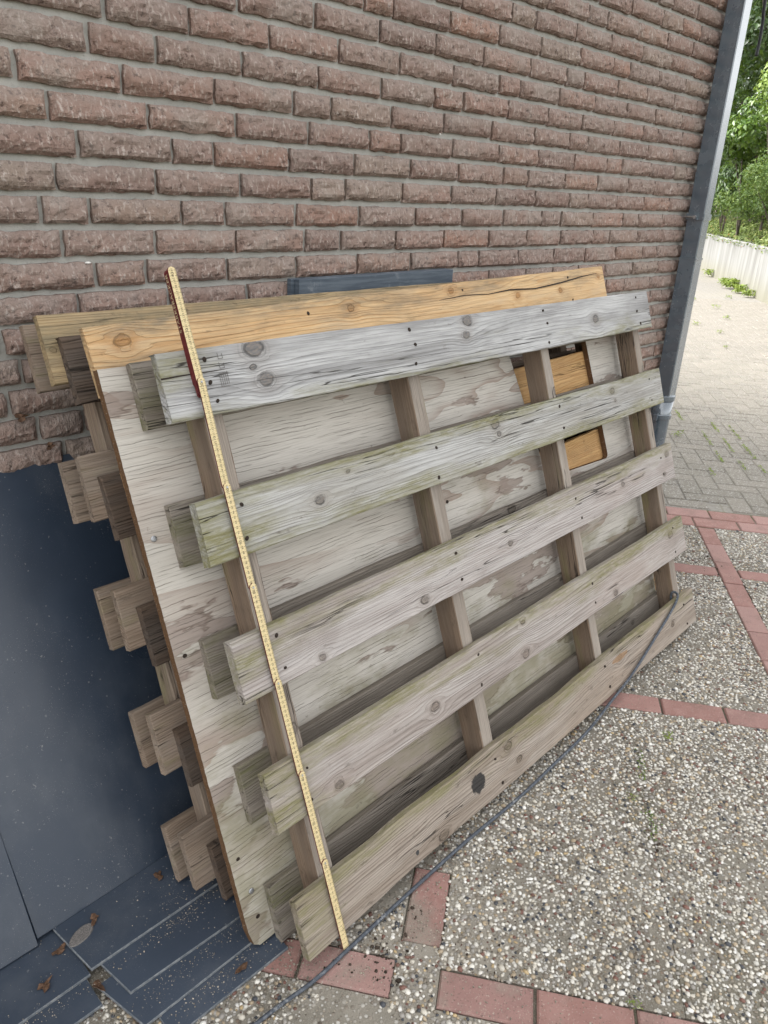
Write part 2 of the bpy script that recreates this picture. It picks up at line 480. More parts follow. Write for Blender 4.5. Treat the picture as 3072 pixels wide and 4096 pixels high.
def m_clay():
    b = NB('red_clay_paver'); p = b.world(); r = b.rnd()
    c = b.ramp(r, [(0, (.26, .142, .120)), (.3, (.305, .172, .148)), (.6, (.28, .165, .145)), (1, (.335, .21, .185))])
    n = b.noise(p, 22, 4, .6); f = b.noise(p, 520, 3, .7); g = b.noise(p, 4.2, 5, .65)
    c = b.mix(b.mr(n, .4, .7, 0., .5), c, (.36, .22, .19))
    x, y, z = b.sep(p)
    d = b.math('DIVIDE', b.math('SQRT', b.add(b.math('POWER', b.sub(x, .86), 2.), b.math('POWER', b.add(y, 1.06), 2.))), .36)
    sm = b.mr(b.add(b.mul(d, -.26), g), .34, .5)
    c = b.mix(b.mul(sm, b.mr(f, .3, .6, .12, .95)), c, b.mix(f, (.18, .155, .12), (.33, .30, .25)))
    c = b.mix(b.mr(b.noise(p, 9, 5, .7), .48, .68, 0., .45), c, (.17, .115, .095))
    c = b.mix(b.mr(b.noise(p, 210, 3, .7), .60, .68, 0., .75), c, (.07, .055, .045))
    c = b.mix(b.mr(b.noise(p, 240, 3, .7), .60, .68, 0., .7), c, (.46, .41, .35))
    return b.done(c, .85, b.bump(b.add(f, n), .4, .002), spec=.25)

def m_block():
    b = NB('washed_concrete_block'); p = b.world(); r = b.rnd()
    v = b.vor(p, 95); rr = b.sep(v['Color'])
    st = b.ramp(rr[0], [(0, (.10, .085, .072)), (.3, (.205, .19, .172)), (.6, (.29, .275, .257)), (1, (.37, .355, .335))])
    c = b.mix(b.mr(v['Distance'], .3, .5, 1., 0.), (.19, .175, .145), st)
    c = b.mix(b.mul(r, .3), c, (.30, .27, .23))
    c = b.mix(b.mr(b.noise(p, 1.3, 4, .6), .45, .7, 0., .3), c, (.22, .205, .17))
    return b.done(c, .9, b.bump(v['Distance'], .5, .004), spec=.2)

def m_far_drive():
    b = NB('far_paving'); p = b.world()
    ca, sa = math.cos(R(35)), math.sin(R(35)); x, y, z = b.sep(p)
    u = b.add(b.mul(x, ca), b.mul(y, sa)); v_ = b.sub(b.mul(x, sa), b.mul(y, ca))
    fu = b.math('FRACT', b.mul(u, 1 / .22)); fv = b.math('FRACT', b.mul(v_, 1 / .11))
    j = b.math('MAXIMUM', b.mr(b.math('ABSOLUTE', b.sub(fu, .5)), .46, .49), b.mr(b.math('ABSOLUTE', b.sub(fv, .5)), .43, .48))
    v = b.vor(p, 70); rr = b.sep(v['Color'])
    c = b.mix(rr[0], (.18, .167, .15), (.275, .26, .24))
    c = b.mix(b.mr(b.noise(p, .8, 4, .6), .4, .7, 0., .4), c, (.27, .25, .2))
    c = b.mix(b.mul(j, .45), c, (.17, .16, .10))
    return b.done(c, .9, spec=.2)

def m_retain():
    b = NB('stained_concrete'); p = b.world(); x, y, z = b.sep(p)
    t = b.add(b.mul(x, .834), b.mul(y, .552))
    s1 = b.noise(b.comb(b.mul(t, 3.2), 0., b.mul(z, .35)), 1, 4, .65)
    s2 = b.noise(b.comb(b.mul(t, 16.), 3., b.mul(z, .5)), 1, 3, .6)
    c = b.mix(b.mr(s1, .35, .65), (.27, .268, .255), (.185, .182, .17))
    c = b.mix(b.mr(s2, .55, .72, 0., .55), c, (.085, .08, .07))
    c = b.mix(b.mr(z, .0, .5, .5, 0.), c, (.20, .185, .11))
    return b.done(c, .9, b.bump(s2, .3, .01), spec=.2)

def m_leaf(name, stops, rough=.4, spec=.4):
    b = NB(name); a = b.attr('tint')
    r = b.sep(a)[0]
    c = b.ramp(r, stops)
    p = b.done(c, rough, None, spec)
    n = [q for q in b.t.nodes if q.type == 'BSDF_PRINCIPLED'][0]
    tr = b.node('ShaderNodeBsdfTranslucent'); b._in(tr.inputs[0], b.mix(.35, c, (.22, .30, .03)))
    mx = b.node('ShaderNodeMixShader'); mx.inputs[0].default_value = .28
    b.t.links.new(n.outputs[0], mx.inputs[1]); b.t.links.new(tr.outputs[0], mx.inputs[2])
    b.t.links.new(mx.outputs[0], b.out.inputs[0])
    return b.m

def m_plain(name, c1, c2=None, sc=60, rough=.7, spec=.3, bump=.2, metal=0.):
    b = NB(name); p = b.obj(); n = b.noise(p, sc, 4, .65)
    c = b.mix(b.mr(n, .35, .7), c1, c2 or tuple(1.3 * q for q in c1))
    return b.done(c, rough, b.bump(n, bump, .001), spec=spec, metal=metal)

def m_tint(name, rough=.7, spec=.3, sc=300):
    b = NB(name); a = b.attr('tint'); n = b.noise(b.world(), sc, 3, .7)
    c = b.mix(b.mr(n, .4, .75, 0., .28), a, (.16, .13, .10))
    return b.done(c, rough, b.bump(n, .25, .001), spec=spec)

def m_cable():
    b = NB('dusty_cable_rubber'); p = b.obj(); n = b.noise(p, 120, 4, .7); n2 = b.noise(p, 14, 3, .6)
    c = b.mix(b.mr(n, .4, .7), (.045, .053, .066), (.105, .118, .136))
    c = b.mix(b.mr(b.mul(n, n2), .30, .42, 0., .8), c, (.26, .265, .265))
    return b.done(c, .6, b.bump(n, .4, .001), spec=.4)

MB = m_brick(); MM = m_mortar(); MPLY = m_ply(); MPE = m_plyedge(); MZ = m_zinc()
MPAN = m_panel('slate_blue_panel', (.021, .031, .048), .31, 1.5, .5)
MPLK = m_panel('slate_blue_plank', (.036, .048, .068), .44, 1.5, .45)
MEDGE = m_plain('panel_cut_edge', (.10, .112, .125), (.22, .23, .235), 90, .8)
MEMB = m_emboss()
MAGG = aggregate('exposed_aggregate'); MJ = m_joint(); MCLAY = m_clay(); MBLK = m_block(); MFAR = m_far_drive()
MRET = m_retain(); MCAB = m_cable()
MPEB = m_tint('river_pebble', .55, .35)
MCRUMB = m_tint('soil_crumb', .95, .1)
MSTEEL = m_plain('dull_steel', (.33, .34, .35), (.5, .5, .5), 300, .4, .5, .2, .9)
MNAIL = m_plain('rusted_nail', (.018, .014, .011), (.045, .03, .022), 400, .8, .2, .6)
MRULER = m_plain('ruler_cream_paint', (.58, .46, .24), (.68, .56, .32), 220, .55, .4, .1)
MRED = m_plain('ruler_red_paint', (.085, .012, .014), (.14, .02, .02), 200, .5, .4, .1)
MINK = m_plain('ruler_black_ink', (.025, .02, .018), (.04, .033, .03), 200, .6)
MGOLD = m_plain('cream_lettering', (.42, .33, .20), (.55, .45, .28), 200, .6)
MDRY = m_plain('dry_leaf_brown', (.075, .042, .026), (.15, .088, .055), 160, .8, .2, .6)
MSOIL = m_plain('hill_soil', (.05, .042, .028), (.09, .07, .045), 6, .95)
MBARK = m_plain('bark', (.06, .05, .04), (.12, .10, .08), 14, .95)
MBLACK = m_plain('black_cable_sheath', (.008, .008, .009), (.016, .016, .017), 90, .5)
MWHITE = m_plain('mortar_fleck', (.62, .60, .56), (.7, .68, .64), 90, .9)
SIL_L, SIL_D, SIL_P = (.42, .40, .38), (.13, .118, .108), (.305, .262, .232)
G_SIL = wood('silver_board', SIL_L, SIL_D, SIL_P, moss=.55, veil=(.45, .44, .425))
G_DECK = wood('mossy_board', (.27, .238, .20), (.12, .10, .082), (.215, .185, .15), moss=.42, moss_edge='bottom', seed=3, mosscol=(.12, .12, .05))
G_BRN = wood('brown_board', (.27, .205, .152), (.125, .086, .06), (.30, .245, .195), moss=.12, seed=5, grime=.4, veil=(.345, .30, .25))
G_DRK = wood('shaded_brown_board', (.125, .088, .063), (.055, .036, .026), (.11, .092, .078), seed=9, grime=.8, veil=(.165, .14, .12))  # brown wood darkened: shadow of the boards and plywood in front put into its colour
G_STR = wood('stringer_wood', (.215, .155, .11), (.11, .076, .053), (.20, .16, .125), K=210, ring=.8, cath=.03, seed=11, moss=.1, grime=.5)
G_STF = wood('stringer_face_wood', (.335, .29, .245), (.16, .135, .112), (.30, .25, .205), K=190, ring=.7, cath=.03, seed=13, moss=.18, veil=(.40, .37, .33))
G_YEL = wood('fresh_pine_board', (.58, .37, .165), (.42, .21, .075), (.50, .31, .15), K=120, ring=.9, cath=.11, cracks=.7, seed=21, grime=.2)

# ------------------------------------------------------------------ ground, paving, driveway
CU, SU = math.cos(R(35)), math.sin(R(35))
def uv2(u, v, z=0.):            # paving grid, turned 35 degrees against the wall
    return (u * CU + v * SU, u * SU - v * CU - .0648, z)
def to_uv(x, y):
    y = y + .0648
    return (x * CU + y * SU, x * SU - y * CU)
PAV_M = Matrix(((CU, SU, 0, 0), (SU, -CU, 0, -.0648), (0, 0, -1, 0), (0, 0, 0, 1)))

g = mesh([(-400, -400, -.06), (400, -400, -.06), (400, 400, -.06), (-400, 400, -.06)], [(0, 1, 2, 3)])
ground = tag(link('ground', g, m_plain('garden_soil', (.06, .055, .035), (.10, .10, .05), 3, .95)), kind='structure')

U_END = 3.02
def quad_uv(u0, u1, v0, v1, z):
    return mesh([uv2(u0, v0, z), uv2(u0, v1, z), uv2(u1, v1, z), uv2(u1, v0, z)], [(0, 1, 2, 3)])
pavement = tag(link('pavement', quad_uv(-6, U_END + .01, -5.0, 8, -.009), MJ), kind='structure')
driveway = tag(link('driveway', quad_uv(U_END + .012, 60, -40, 30, -.010), MFAR), kind='structure')

def cam_px(p):
    d = Vector(p) - cam.matrix_world.translation
    w = d.dot(cf)
    if w < .05: return (-9999, -9999)
    return (829.5 + 1627.5 * d.dot(cr) / w, 1106 - 1627.5 * d.dot(cu) / w)
def in_frame(p, m=60):
    a, c = cam_px(p); return -m < a < 1659 + m and -m < c < 2212 + m

def uv_block(name, u0, u1, v0, v1, z0, z1, mat, parent, c=.004, rng=None, tilt=.0015):
    """chamfered block laid in the paving grid, object at its own centre"""
    uc, vc = (u0 + u1) / 2, (v0 + v1) / 2
    V, F = chamfer_box(u0 - uc, u1 - uc, v0 - vc, v1 - vc, z0, z1, c)
    V = [(a * CU + b_ * SU, a * SU - b_ * CU, zz + ((rng.uniform(-tilt, tilt)) if rng else 0)) for a, b_, zz in V]
    F = [tuple(reversed(f)) for f in F]
    o = link(name, mesh(V, F), mat, parent)
    x, y, _ = uv2(uc, vc); o.location = (x, y, 0)
    return o

rng = random.Random(4)
UB = [(-2.07 + 1.069 * k, -2.07 + 1.069 * k + .088) for k in range(0, 5)]       # bands running along v
UB = [(a, b_) for a, b_ in UB]
UB = [(-3.132, -3.046), (-2.065, -1.979), (-.998, -.912), (.069, .157), (1.150, 1.238), (2.216, 2.302)]
VB = [(-.931, -.843), (.141, .229), (1.213, 1.302), (2.285, 2.372), (3.357, 3.445), (4.43, 4.518), (5.5, 5.588)]
slabs = []
PEB_CELLS = []
ups = UB + [(2.775, 2.775)]
for i in range(len(UB)):
    ua, ub = UB[i][1], ups[i + 1][0]
    for j in range(len(VB) - 1):
        va, vb = VB[j][1], VB[j + 1][0]
        um, vmid = (ua + ub) / 2, (va + vb) / 2
        J = .0004
        us = [(ua + J, um - J), (um + J, ub - J)] if ub - ua > .7 else [(ua + J, ub - J)]
        for (a, c) in us:
            for (d, e) in ((va + J, vmid - J), (vmid + J, vb - J)):
                pts = [uv2(a, d), uv2(a, e), uv2(c, d), uv2(c, e), uv2((a + c) / 2, (d + e) / 2)]
                if not any(in_frame(p, 800) for p in pts): continue
                if all(p[1] > .02 and p[0] < 3.7 for p in pts): continue
                z = rng.uniform(-.0015, .0015)
                slabs.append(uv_block('paving_slab', a, c, d, e, -.045, -.0035 + z, MAGG, pavement, .0008, rng, .0003))
                PEB_CELLS.append((a, c, d, e, -.0035 + z))
nclay = 0
for (a, c, d, e) in ((-.04, .20, 1.213, 1.302), (.40, 1.20, 1.213, 1.302)):
    uv_block('sand_filled_joint', a - .002, c + .002, d - .002, e + .002, -.04, -.0042, MAGG, pavement, .0008, rng, .0003)
    PEB_CELLS.append((a, c, d, e, -.0045))
def clay(u0, u1, v0, v1):
    global nclay
    p = uv2((u0 + u1) / 2, (v0 + v1) / 2)
    if abs((v0 + v1) / 2 - 1.257) < .02 and (-.05 < (u0 + u1) / 2 < .2 or .40 < (u0 + u1) / 2 < 1.15): return
    if not in_frame(p, 420) or (p[1] > .03 and p[0] < 3.68): return
    nclay += 1
    uv_block('clay_paver', u0, u1, v0, v1, -.05, -.001 + rng.uniform(-.0022, .0016), MCLAY, pavement, .004, rng, .001)
for (a, c) in UB:                       # bands along v stop at the other set
    for j in range(len(VB) - 1):
        s, e = VB[j][1], VB[j + 1][0]; L = (e - s) / 5
        for k in range(5): clay(a + .003, c - .003, s + k * L + .0035, s + (k + 1) * L - .0035)
for i, (a, c) in enumerate(VB):         # bands along u run through
    u = (.40 if i == 2 else .36) - .2 * 20
    while u < 2.76:
        clay(u + .0035, min(u + .1965, 2.772), a + .003, c - .003); u += .2
for (a, c, off) in ((2.779, 2.887, 0.), (2.897, 3.008, .1)):       # double border row
    v = -1.2 + off
    while v < 6.8:
        clay(a, c, v, v + .211); v += .218

# herringbone concrete blocks of the driveway: the 300 nearest one by one, the rest joined
blocks = []
q = .11
for i in range(0, 95):
    for j in range(-10, 100):
        k = (i - j) % 4
        u0 = U_END + .02 + i * q; v0 = -1.0 + j * q
        if k == 0: r_ = (u0, u0 + 2 * q, v0, v0 + q)
        elif k == 3: r_ = (u0, u0 + q, v0, v0 + 2 * q)
        else: continue
        p = uv2((r_[0] + r_[1]) / 2, (r_[2] + r_[3]) / 2)
        px = cam_px(p)
        if not (1395 < px[0] < 1720 and 560 < px[1] < 1300): continue
        if p[1] > -.05 and p[0] < 3.75: continue
        blocks.append(((p[0]) ** 2 + (p[1] + 1.68) ** 2, r_))
blocks.sort()
shared = {}
for d, r_ in blocks[:298]:
    hor = r_[1] - r_[0] > .15
    if hor not in shared:
        w, h = (2 * q, q) if hor else (q, 2 * q)
        V, F = chamfer_box(-w / 2 + .003, w / 2 - .003, -h / 2 + .003, h / 2 - .003, -.05, -.003, .005)
        V = [(a * CU + b_ * SU, a * SU - b_ * CU, zz) for a, b_, zz in V]
        shared[hor] = mesh(V, [tuple(reversed(f)) for f in F]); shared[hor].materials.append(MBLK)
    x, y, _ = uv2((r_[0] + r_[1]) / 2, (r_[2] + r_[3]) / 2)
    o = link('block_paver', shared[hor], None, driveway, (x, y, rng.uniform(-.0025, .0015)))
    o.rotation_euler = (rng.uniform(-.006, .006), rng.uniform(-.006, .006), 0)
V = []; F = []
for d, r_ in blocks[298:]:
    v_, f_ = chamfer_box(r_[0] + .003, r_[1] - .003, r_[2] + .003, r_[3] - .003, -.03, -.003 + rng.uniform(-.002, .002), .005)
    n = len(V); V += [uv2(*t) for t in v_]; F += [tuple(n + i for i in reversed(f)) for f in f_]
tag(link('block_pavers_beyond', mesh(V, F), MBLK, driveway), kind='stuff')

# exposed pebbles standing out of the slabs
nr = np.random.RandomState(7)
t = (1 + 5 ** .5) / 2
ICO = np.array([(-1, t, 0), (1, t, 0), (-1, -t, 0), (1, -t, 0), (0, -1, t), (0, 1, t), (0, -1, -t), (0, 1, -t), (t, 0, -1), (t, 0, 1), (-t, 0, -1), (-t, 0, 1)], float)
ICO /= np.linalg.norm(ICO[0])
ICOF = np.array([(0, 11, 5), (0, 5, 1), (0, 1, 7), (0, 7, 10), (0, 10, 11), (1, 5, 9), (5, 11, 4), (11, 10, 2), (10, 7, 6), (7, 1, 8), (3, 9, 4), (3, 4, 2), (3, 2, 6), (3, 6, 8), (3, 8, 9), (4, 9, 5), (2, 4, 11), (6, 2, 10), (8, 6, 7), (9, 8, 1)])
PC = np.array([(.66, .63, .56), (.55, .51, .43), (.72, .70, .65), (.30, .28, .25), (.40, .32, .22), (.055, .06, .07), (.17, .085, .065), (.22, .19, .15), (.48, .36, .2)])
PW = np.array([.24, .20, .09, .14, .11, .05, .06, .09, .02])
def pebble_mesh(P, size, tint, zoff, flat=.55):
    n = len(P)
    sc = np.stack([size * nr.uniform(.85, 1.35, n), size * nr.uniform(.7, 1.0, n), size * nr.uniform(.35, .62, n) * flat / .55], 1)
    ang = nr.uniform(0, 6.283, n); ca, sa = np.cos(ang), np.sin(ang)
    V = ICO[None] * (1 + nr.uniform(-.16, .16, (n, 12, 1)))
    V = V * sc[:, None, :]
    X = V[..., 0] * ca[:, None] - V[..., 1] * sa[:, None]; Y = V[..., 0] * sa[:, None] + V[..., 1] * ca[:, None]
    V = np.stack([X + P[:, 0, None], Y + P[:, 1, None], V[..., 2] + (P[:, 2] + zoff * sc[:, 2])[:, None]], -1)
    F = ICOF[None] + (np.arange(n) * 12)[:, None, None]
    return fast_mesh(V.reshape(-1, 3), F.reshape(-1, 3), 'pebbles', True, np.repeat(tint, 12, 0))
PP = []; PS = []; PT = []
for (a, c, d, e, z) in PEB_CELLS:
    ctr = uv2((a + c) / 2, (d + e) / 2)
    dist = math.hypot(ctr[0], ctr[1] + 1.685)
    stp = .0082 if dist < 3.2 else .0105
    if dist > 5.2: continue
    uu, vv = np.meshgrid(np.arange(a + .001, c - .001, stp), np.arange(d + .001, e - .001, stp))
    n = uu.size
    uu = uu.ravel() + nr.uniform(-.5, .5, n) * stp; vv = vv.ravel() + nr.uniform(-.5, .5, n) * stp
    X = uu * CU + vv * SU; Y = uu * SU - vv * CU - .0648
    nz = fbm(np.stack([X * 5, Y * 5, X * 0], 1), 3, 3)
    dd = np.hypot(X - .86, Y + .99) / .25
    keep = (nr.uniform(0, 1, n) < .93) & (nz - .36 * dd < .30) & ~((Y > -.62) & (X < 2.4)) & (nr.uniform(0, 1, n) < np.where(nz > .62, .55, 1.))
    X, Y = X[keep], Y[keep]; n = len(X)
    PP.append(np.stack([X, Y, np.full(n, z)], 1)); PS.append(nr.choice([.0026, .0036, .0045, .0056, .0072], n, p=[.26, .30, .27, .13, .04]))
    PT.append(PC[nr.choice(len(PC), n, p=PW / PW.sum())] * nr.uniform(.8, 1.12, (n, 1)))
PP = np.concatenate(PP); PS = np.concatenate(PS); PT = np.concatenate(PT)
big = PS < .0036
PT[big] *= .62
tag(link('pebbles', pebble_mesh(PP, PS, PT, .28), MPEB, pavement), kind='stuff')
print('slabs', len(slabs), 'clay', nclay, 'blocks', len(blocks), 'pebbles', len(PP))

# ------------------------------------------------------------------ the house wall
CORNER = 3.625
house = empty('house', Matrix.Translation((CORNER, 0, 0)), 'brick house with a wall of rough brown bricks behind the leaning pallets', 'house')
def world_child(name, me, mat, parent):
    o = link(name, me, mat, parent)
    o.matrix_parent_inverse = Matrix.Identity(4)
    o.matrix_basis = parent.matrix_world.inverted() if parent.parent is None else Matrix.Identity(4)
    return o
bx0, bx1, by0, by1, bz1 = -7.0, CORNER - .012, .0095, 8.0, 5.2
V = [(x - CORNER, y, z) for x in (bx0, bx1) for y in (by0, by1) for z in (-.05, bz1)]
F = [(0, 1, 3, 2), (4, 6, 7, 5), (0, 4, 5, 1), (2, 3, 7, 6), (1, 5, 7, 3), (0, 2, 6, 4)]
wall = link('wall', mesh(V, F), MM, house)
JOINTS={-14:[-.859,-.648,-.542,-.331,-.12,.091,.197,.408,.619,.725,.936,1.147,1.253,1.464,1.675,1.886,2.097,2.308,2.414,2.625,2.731,2.942,3.153,3.364,3.575],
-13:[-.957,-.746,-.535,-.324,-.113,.098,.309,.415,.626,.837,1.048,1.259,1.47,1.681,1.892,2.103,2.314,2.525,2.736,2.947,3.053,3.264,3.475],
-12:[-.927,-.716,-.505,-.399,-.188,-.082,.129,.235,.446,.552,.763,.974,1.185,1.396,1.607,1.818,2.029,2.135,2.346,2.557,2.663,2.769,2.98,3.191,3.402,3.613],
-11:[-.752,-.541,-.33,-.119,.092,.303,.514,.725,.936,1.147,1.358,1.464,1.675,1.886,2.097,2.203,2.414,2.625,2.836,3.047,3.153,3.364,3.575],
-10:[-.847,-.636,-.425,-.214,-.108,.103,.314,.525,.631,.737,.948,1.159,1.37,1.581,1.792,1.898,2.109,2.32,2.531,2.637,2.848,3.059,3.27,3.481],
-9:[-.789,-.683,-.472,-.366,-.155,.056,.162,.268,.479,.69,.796,1.007,1.113,1.324,1.535,1.641,1.852,2.063,2.274,2.38,2.591,2.802,2.908,3.119,3.225,3.331,3.542],
-8:[-.915,-.704,-.598,-.387,-.176,.035,.141,.352,.563,.774,.985,1.196,1.302,1.513,1.724,1.935,2.146,2.357,2.568,2.779,2.99,3.096,3.307,3.518],
-7:[-.821,-.61,-.399,-.188,-.082,.129,.235,.446,.657,.763,.974,1.185,1.396,1.607,1.713,1.924,2.135,2.241,2.452,2.663,2.874,3.085,3.296,3.507],
-6:[-.873,-.662,-.451,-.345,-.134,-.028,.078,.289,.5,.606,.817,1.028,1.239,1.45,1.661,1.872,2.083,2.189,2.4,2.611,2.822,3.033,3.139,3.35,3.561],
-5:[-.849,-.743,-.532,-.426,-.32,-.109,.102,.313,.524,.735,.946,1.157,1.368,1.579,1.79,1.896,2.107,2.213,2.424,2.635,2.846,3.079,3.242,3.405,3.616],
-4:[-.94,-.729,-.623,-.412,-.306,-.2,-.094,.117,.328,.539,.75,.856,1.067,1.278,1.489,1.7,1.911,2.017,2.123,2.334,2.574,2.696,2.91,3.139,3.355,3.566],
-3:[-.929,-.718,-.612,-.401,-.19,-.084,.127,.338,.549,.655,.866,.972,1.183,1.394,1.605,1.711,1.817,1.923,2.156,2.282,2.514,2.738,2.968,3.191,3.412],
-2:[-.778,-.672,-.461,-.25,-.144,.067,.278,.384,.595,.701,.912,1.123,1.334,1.545,1.651,1.878,2.104,2.324,2.555,2.771,2.891,3.116,3.347,3.558],
-1:[-.955,-.744,-.533,-.322,-.111,.1,.311,.417,.523,.734,.945,1.156,1.381,1.603,1.822,2.038,2.276,2.488,2.599,2.828,3.043,3.272,3.483],
0:[-.853,-.747,-.536,-.325,-.114,.097,.308,.519,.625,.836,1.031,1.244,1.461,1.683,1.906,2.125,2.234,2.459,2.684,2.914,3.14,3.368,3.579],
1:[-.79,-.684,-.473,-.262,-.156,-.05,.056,.162,.268,.374,.585,.796,.944,1.166,1.394,1.617,1.829,1.96,2.181,2.404,2.617,2.839,3.061,3.183,3.402,3.613],
2:[-.835,-.624,-.413,-.202,-.096,.115,.221,.432,.643,.862,1.086,1.312,1.44,1.659,1.878,2.107,2.339,2.553,2.674,2.899,3.126,3.344,3.555],
3:[-.78,-.569,-.358,-.147,.064,.17,.381,.592,.698,.917,1.143,1.362,1.579,1.699,1.925,2.153,2.373,2.601,2.827,2.939,3.168,3.383,3.489],
4:[-.831,-.62,-.514,-.408,-.197,-.091,.12,.331,.542,.753,.97,1.079,1.3,1.524,1.744,1.962,2.191,2.327,2.554,2.776,3.007,3.23,3.438],
5:[-.885,-.674,-.463,-.357,-.146,.065,.276,.487,.698,.924,1.149,1.373,1.491,1.715,1.936,2.162,2.382,2.599,2.726,2.941,3.16,3.381,3.592],
6:[-.925,-.714,-.503,-.397,-.186,.025,.236,.447,.658,.764,.984,1.103,1.322,1.546,1.777,1.995,2.211,2.435,2.56,2.781,3.007,3.134,3.344,3.555],
7:[-.784,-.678,-.572,-.361,-.15,-.044,.167,.378,.484,.695,.914,1.133,1.351,1.479,1.696,1.913,2.143,2.358,2.573,2.799,2.925,3.151,3.365,3.576],
8:[-.925,-.714,-.503,-.292,-.081,.13,.341,.552,.763,.883,1.103,1.322,1.544,1.767,1.989,2.096,2.316,2.542,2.76,2.991,3.216,3.339,3.55],
9:[-.764,-.658,-.552,-.341,-.13,.081,.292,.503,.714,.936,1.161,1.353,1.545,1.737,1.929,2.162,2.376,2.551,2.726,2.926,3.155,3.378,3.589],
10:[-.932,-.721,-.51,-.299,-.088,.123,.334,.545,.764,.983,1.203,1.422,1.641,1.86,2.079,2.298,2.517,2.736,2.955,3.104,3.327,3.538],
11:[-.904,-.693,-.587,-.376,-.165,.046,.152,.258,.364,.575,.789,1.003,1.217,1.43,1.644,1.858,2.072,2.286,2.5,2.714,2.928,3.142,3.356,3.462],
12:[-.832,-.621,-.41,-.199,.012,.118,.329,.54,.751,.857,1.068,1.279,1.49,1.596,1.807,2.018,2.124,2.335,2.546,2.757,2.968,3.179,3.285,3.391,3.602],
13:[-.779,-.568,-.357,-.146,.065,.171,.277,.488,.594,.7,.911,1.122,1.333,1.544,1.755,1.966,2.177,2.388,2.494,2.6,2.811,3.022,3.128,3.234,3.445],
14:[-.834,-.623,-.412,-.306,-.2,.011,.222,.433,.644,.855,1.066,1.172,1.278,1.489,1.7,1.911,2.122,2.333,2.544,2.755,2.966,3.072,3.283,3.494],
15:[-.932,-.721,-.51,-.299,-.088,.018,.229,.44,.651,.757,.968,1.179,1.285,1.496,1.707,1.918,2.129,2.34,2.551,2.762,2.868,3.079,3.29,3.501],
16:[-.796,-.585,-.374,-.268,-.162,.049,.26,.471,.577,.788,.894,1.105,1.316,1.422,1.633,1.739,1.845,2.056,2.267,2.478,2.689,2.9,3.111,3.322,3.428],
17:[-.828,-.617,-.511,-.405,-.299,-.088,.018,.229,.44,.651,.757,.863,1.074,1.285,1.496,1.707,1.918,2.024,2.235,2.446,2.657,2.868,3.079,3.29,3.501],
18:[-.944,-.733,-.522,-.416,-.205,.006,.217,.323,.534,.745,.956,1.062,1.273,1.484,1.695,1.906,2.012,2.223,2.434,2.54,2.751,2.962,3.173,3.384,3.49],
19:[-.948,-.737,-.526,-.315,-.104,.107,.213,.424,.635,.741,.952,1.163,1.374,1.585,1.691,1.902,2.008,2.219,2.43,2.641,2.852,2.958,3.169,3.38,3.591],
20:[-.956,-.745,-.534,-.323,-.112,.099,.31,.521,.627,.733,.944,1.155,1.366,1.577,1.788,1.999,2.21,2.421,2.632,2.843,2.949,3.16,3.371,3.582],
21:[-.762,-.656,-.445,-.234,-.023,.083,.189,.4,.611,.717,.928,1.139,1.35,1.561,1.772,1.878,1.984,2.09,2.301,2.512,2.723,2.829,3.04,3.146,3.252,3.463],
22:[-.952,-.741,-.53,-.319,-.213,-.107,.104,.315,.526,.737,.948,1.159,1.37,1.581,1.687,1.898,2.004,2.11,2.321,2.532,2.743,2.954,3.165,3.376,3.587],
23:[-.818,-.712,-.606,-.395,-.184,.027,.238,.344,.555,.766,.872,.978,1.189,1.4,1.611,1.717,1.928,2.139,2.35,2.561,2.667,2.773,2.984,3.195,3.301,3.512],
24:[-.768,-.557,-.346,-.135,.076,.287,.498,.709,.815,.921,1.132,1.343,1.449,1.66,1.871,2.082,2.293,2.504,2.715,2.926,3.137,3.348,3.454],
25:[-.849,-.638,-.427,-.216,-.005,.206,.417,.628,.734,.945,1.156,1.367,1.473,1.684,1.895,2.106,2.317,2.423,2.529,2.74,2.846,2.952,3.163,3.374,3.585],
26:[-.922,-.711,-.5,-.289,-.078,.028,.239,.45,.661,.872,1.083,1.294,1.505,1.611,1.822,2.033,2.244,2.35,2.456,2.667,2.773,2.879,3.09,3.301,3.407,3.618],
27:[-.87,-.659,-.448,-.237,-.026,.185,.396,.502,.713,.924,1.03,1.241,1.452,1.663,1.874,2.085,2.296,2.402,2.613,2.824,3.035,3.246,3.352,3.458],
28:[-.812,-.601,-.39,-.179,-.073,.033,.139,.35,.561,.667,.878,1.089,1.195,1.406,1.617,1.828,2.039,2.25,2.461,2.672,2.883,3.094,3.305,3.516]}
ZW, HW = 1.8259, .065
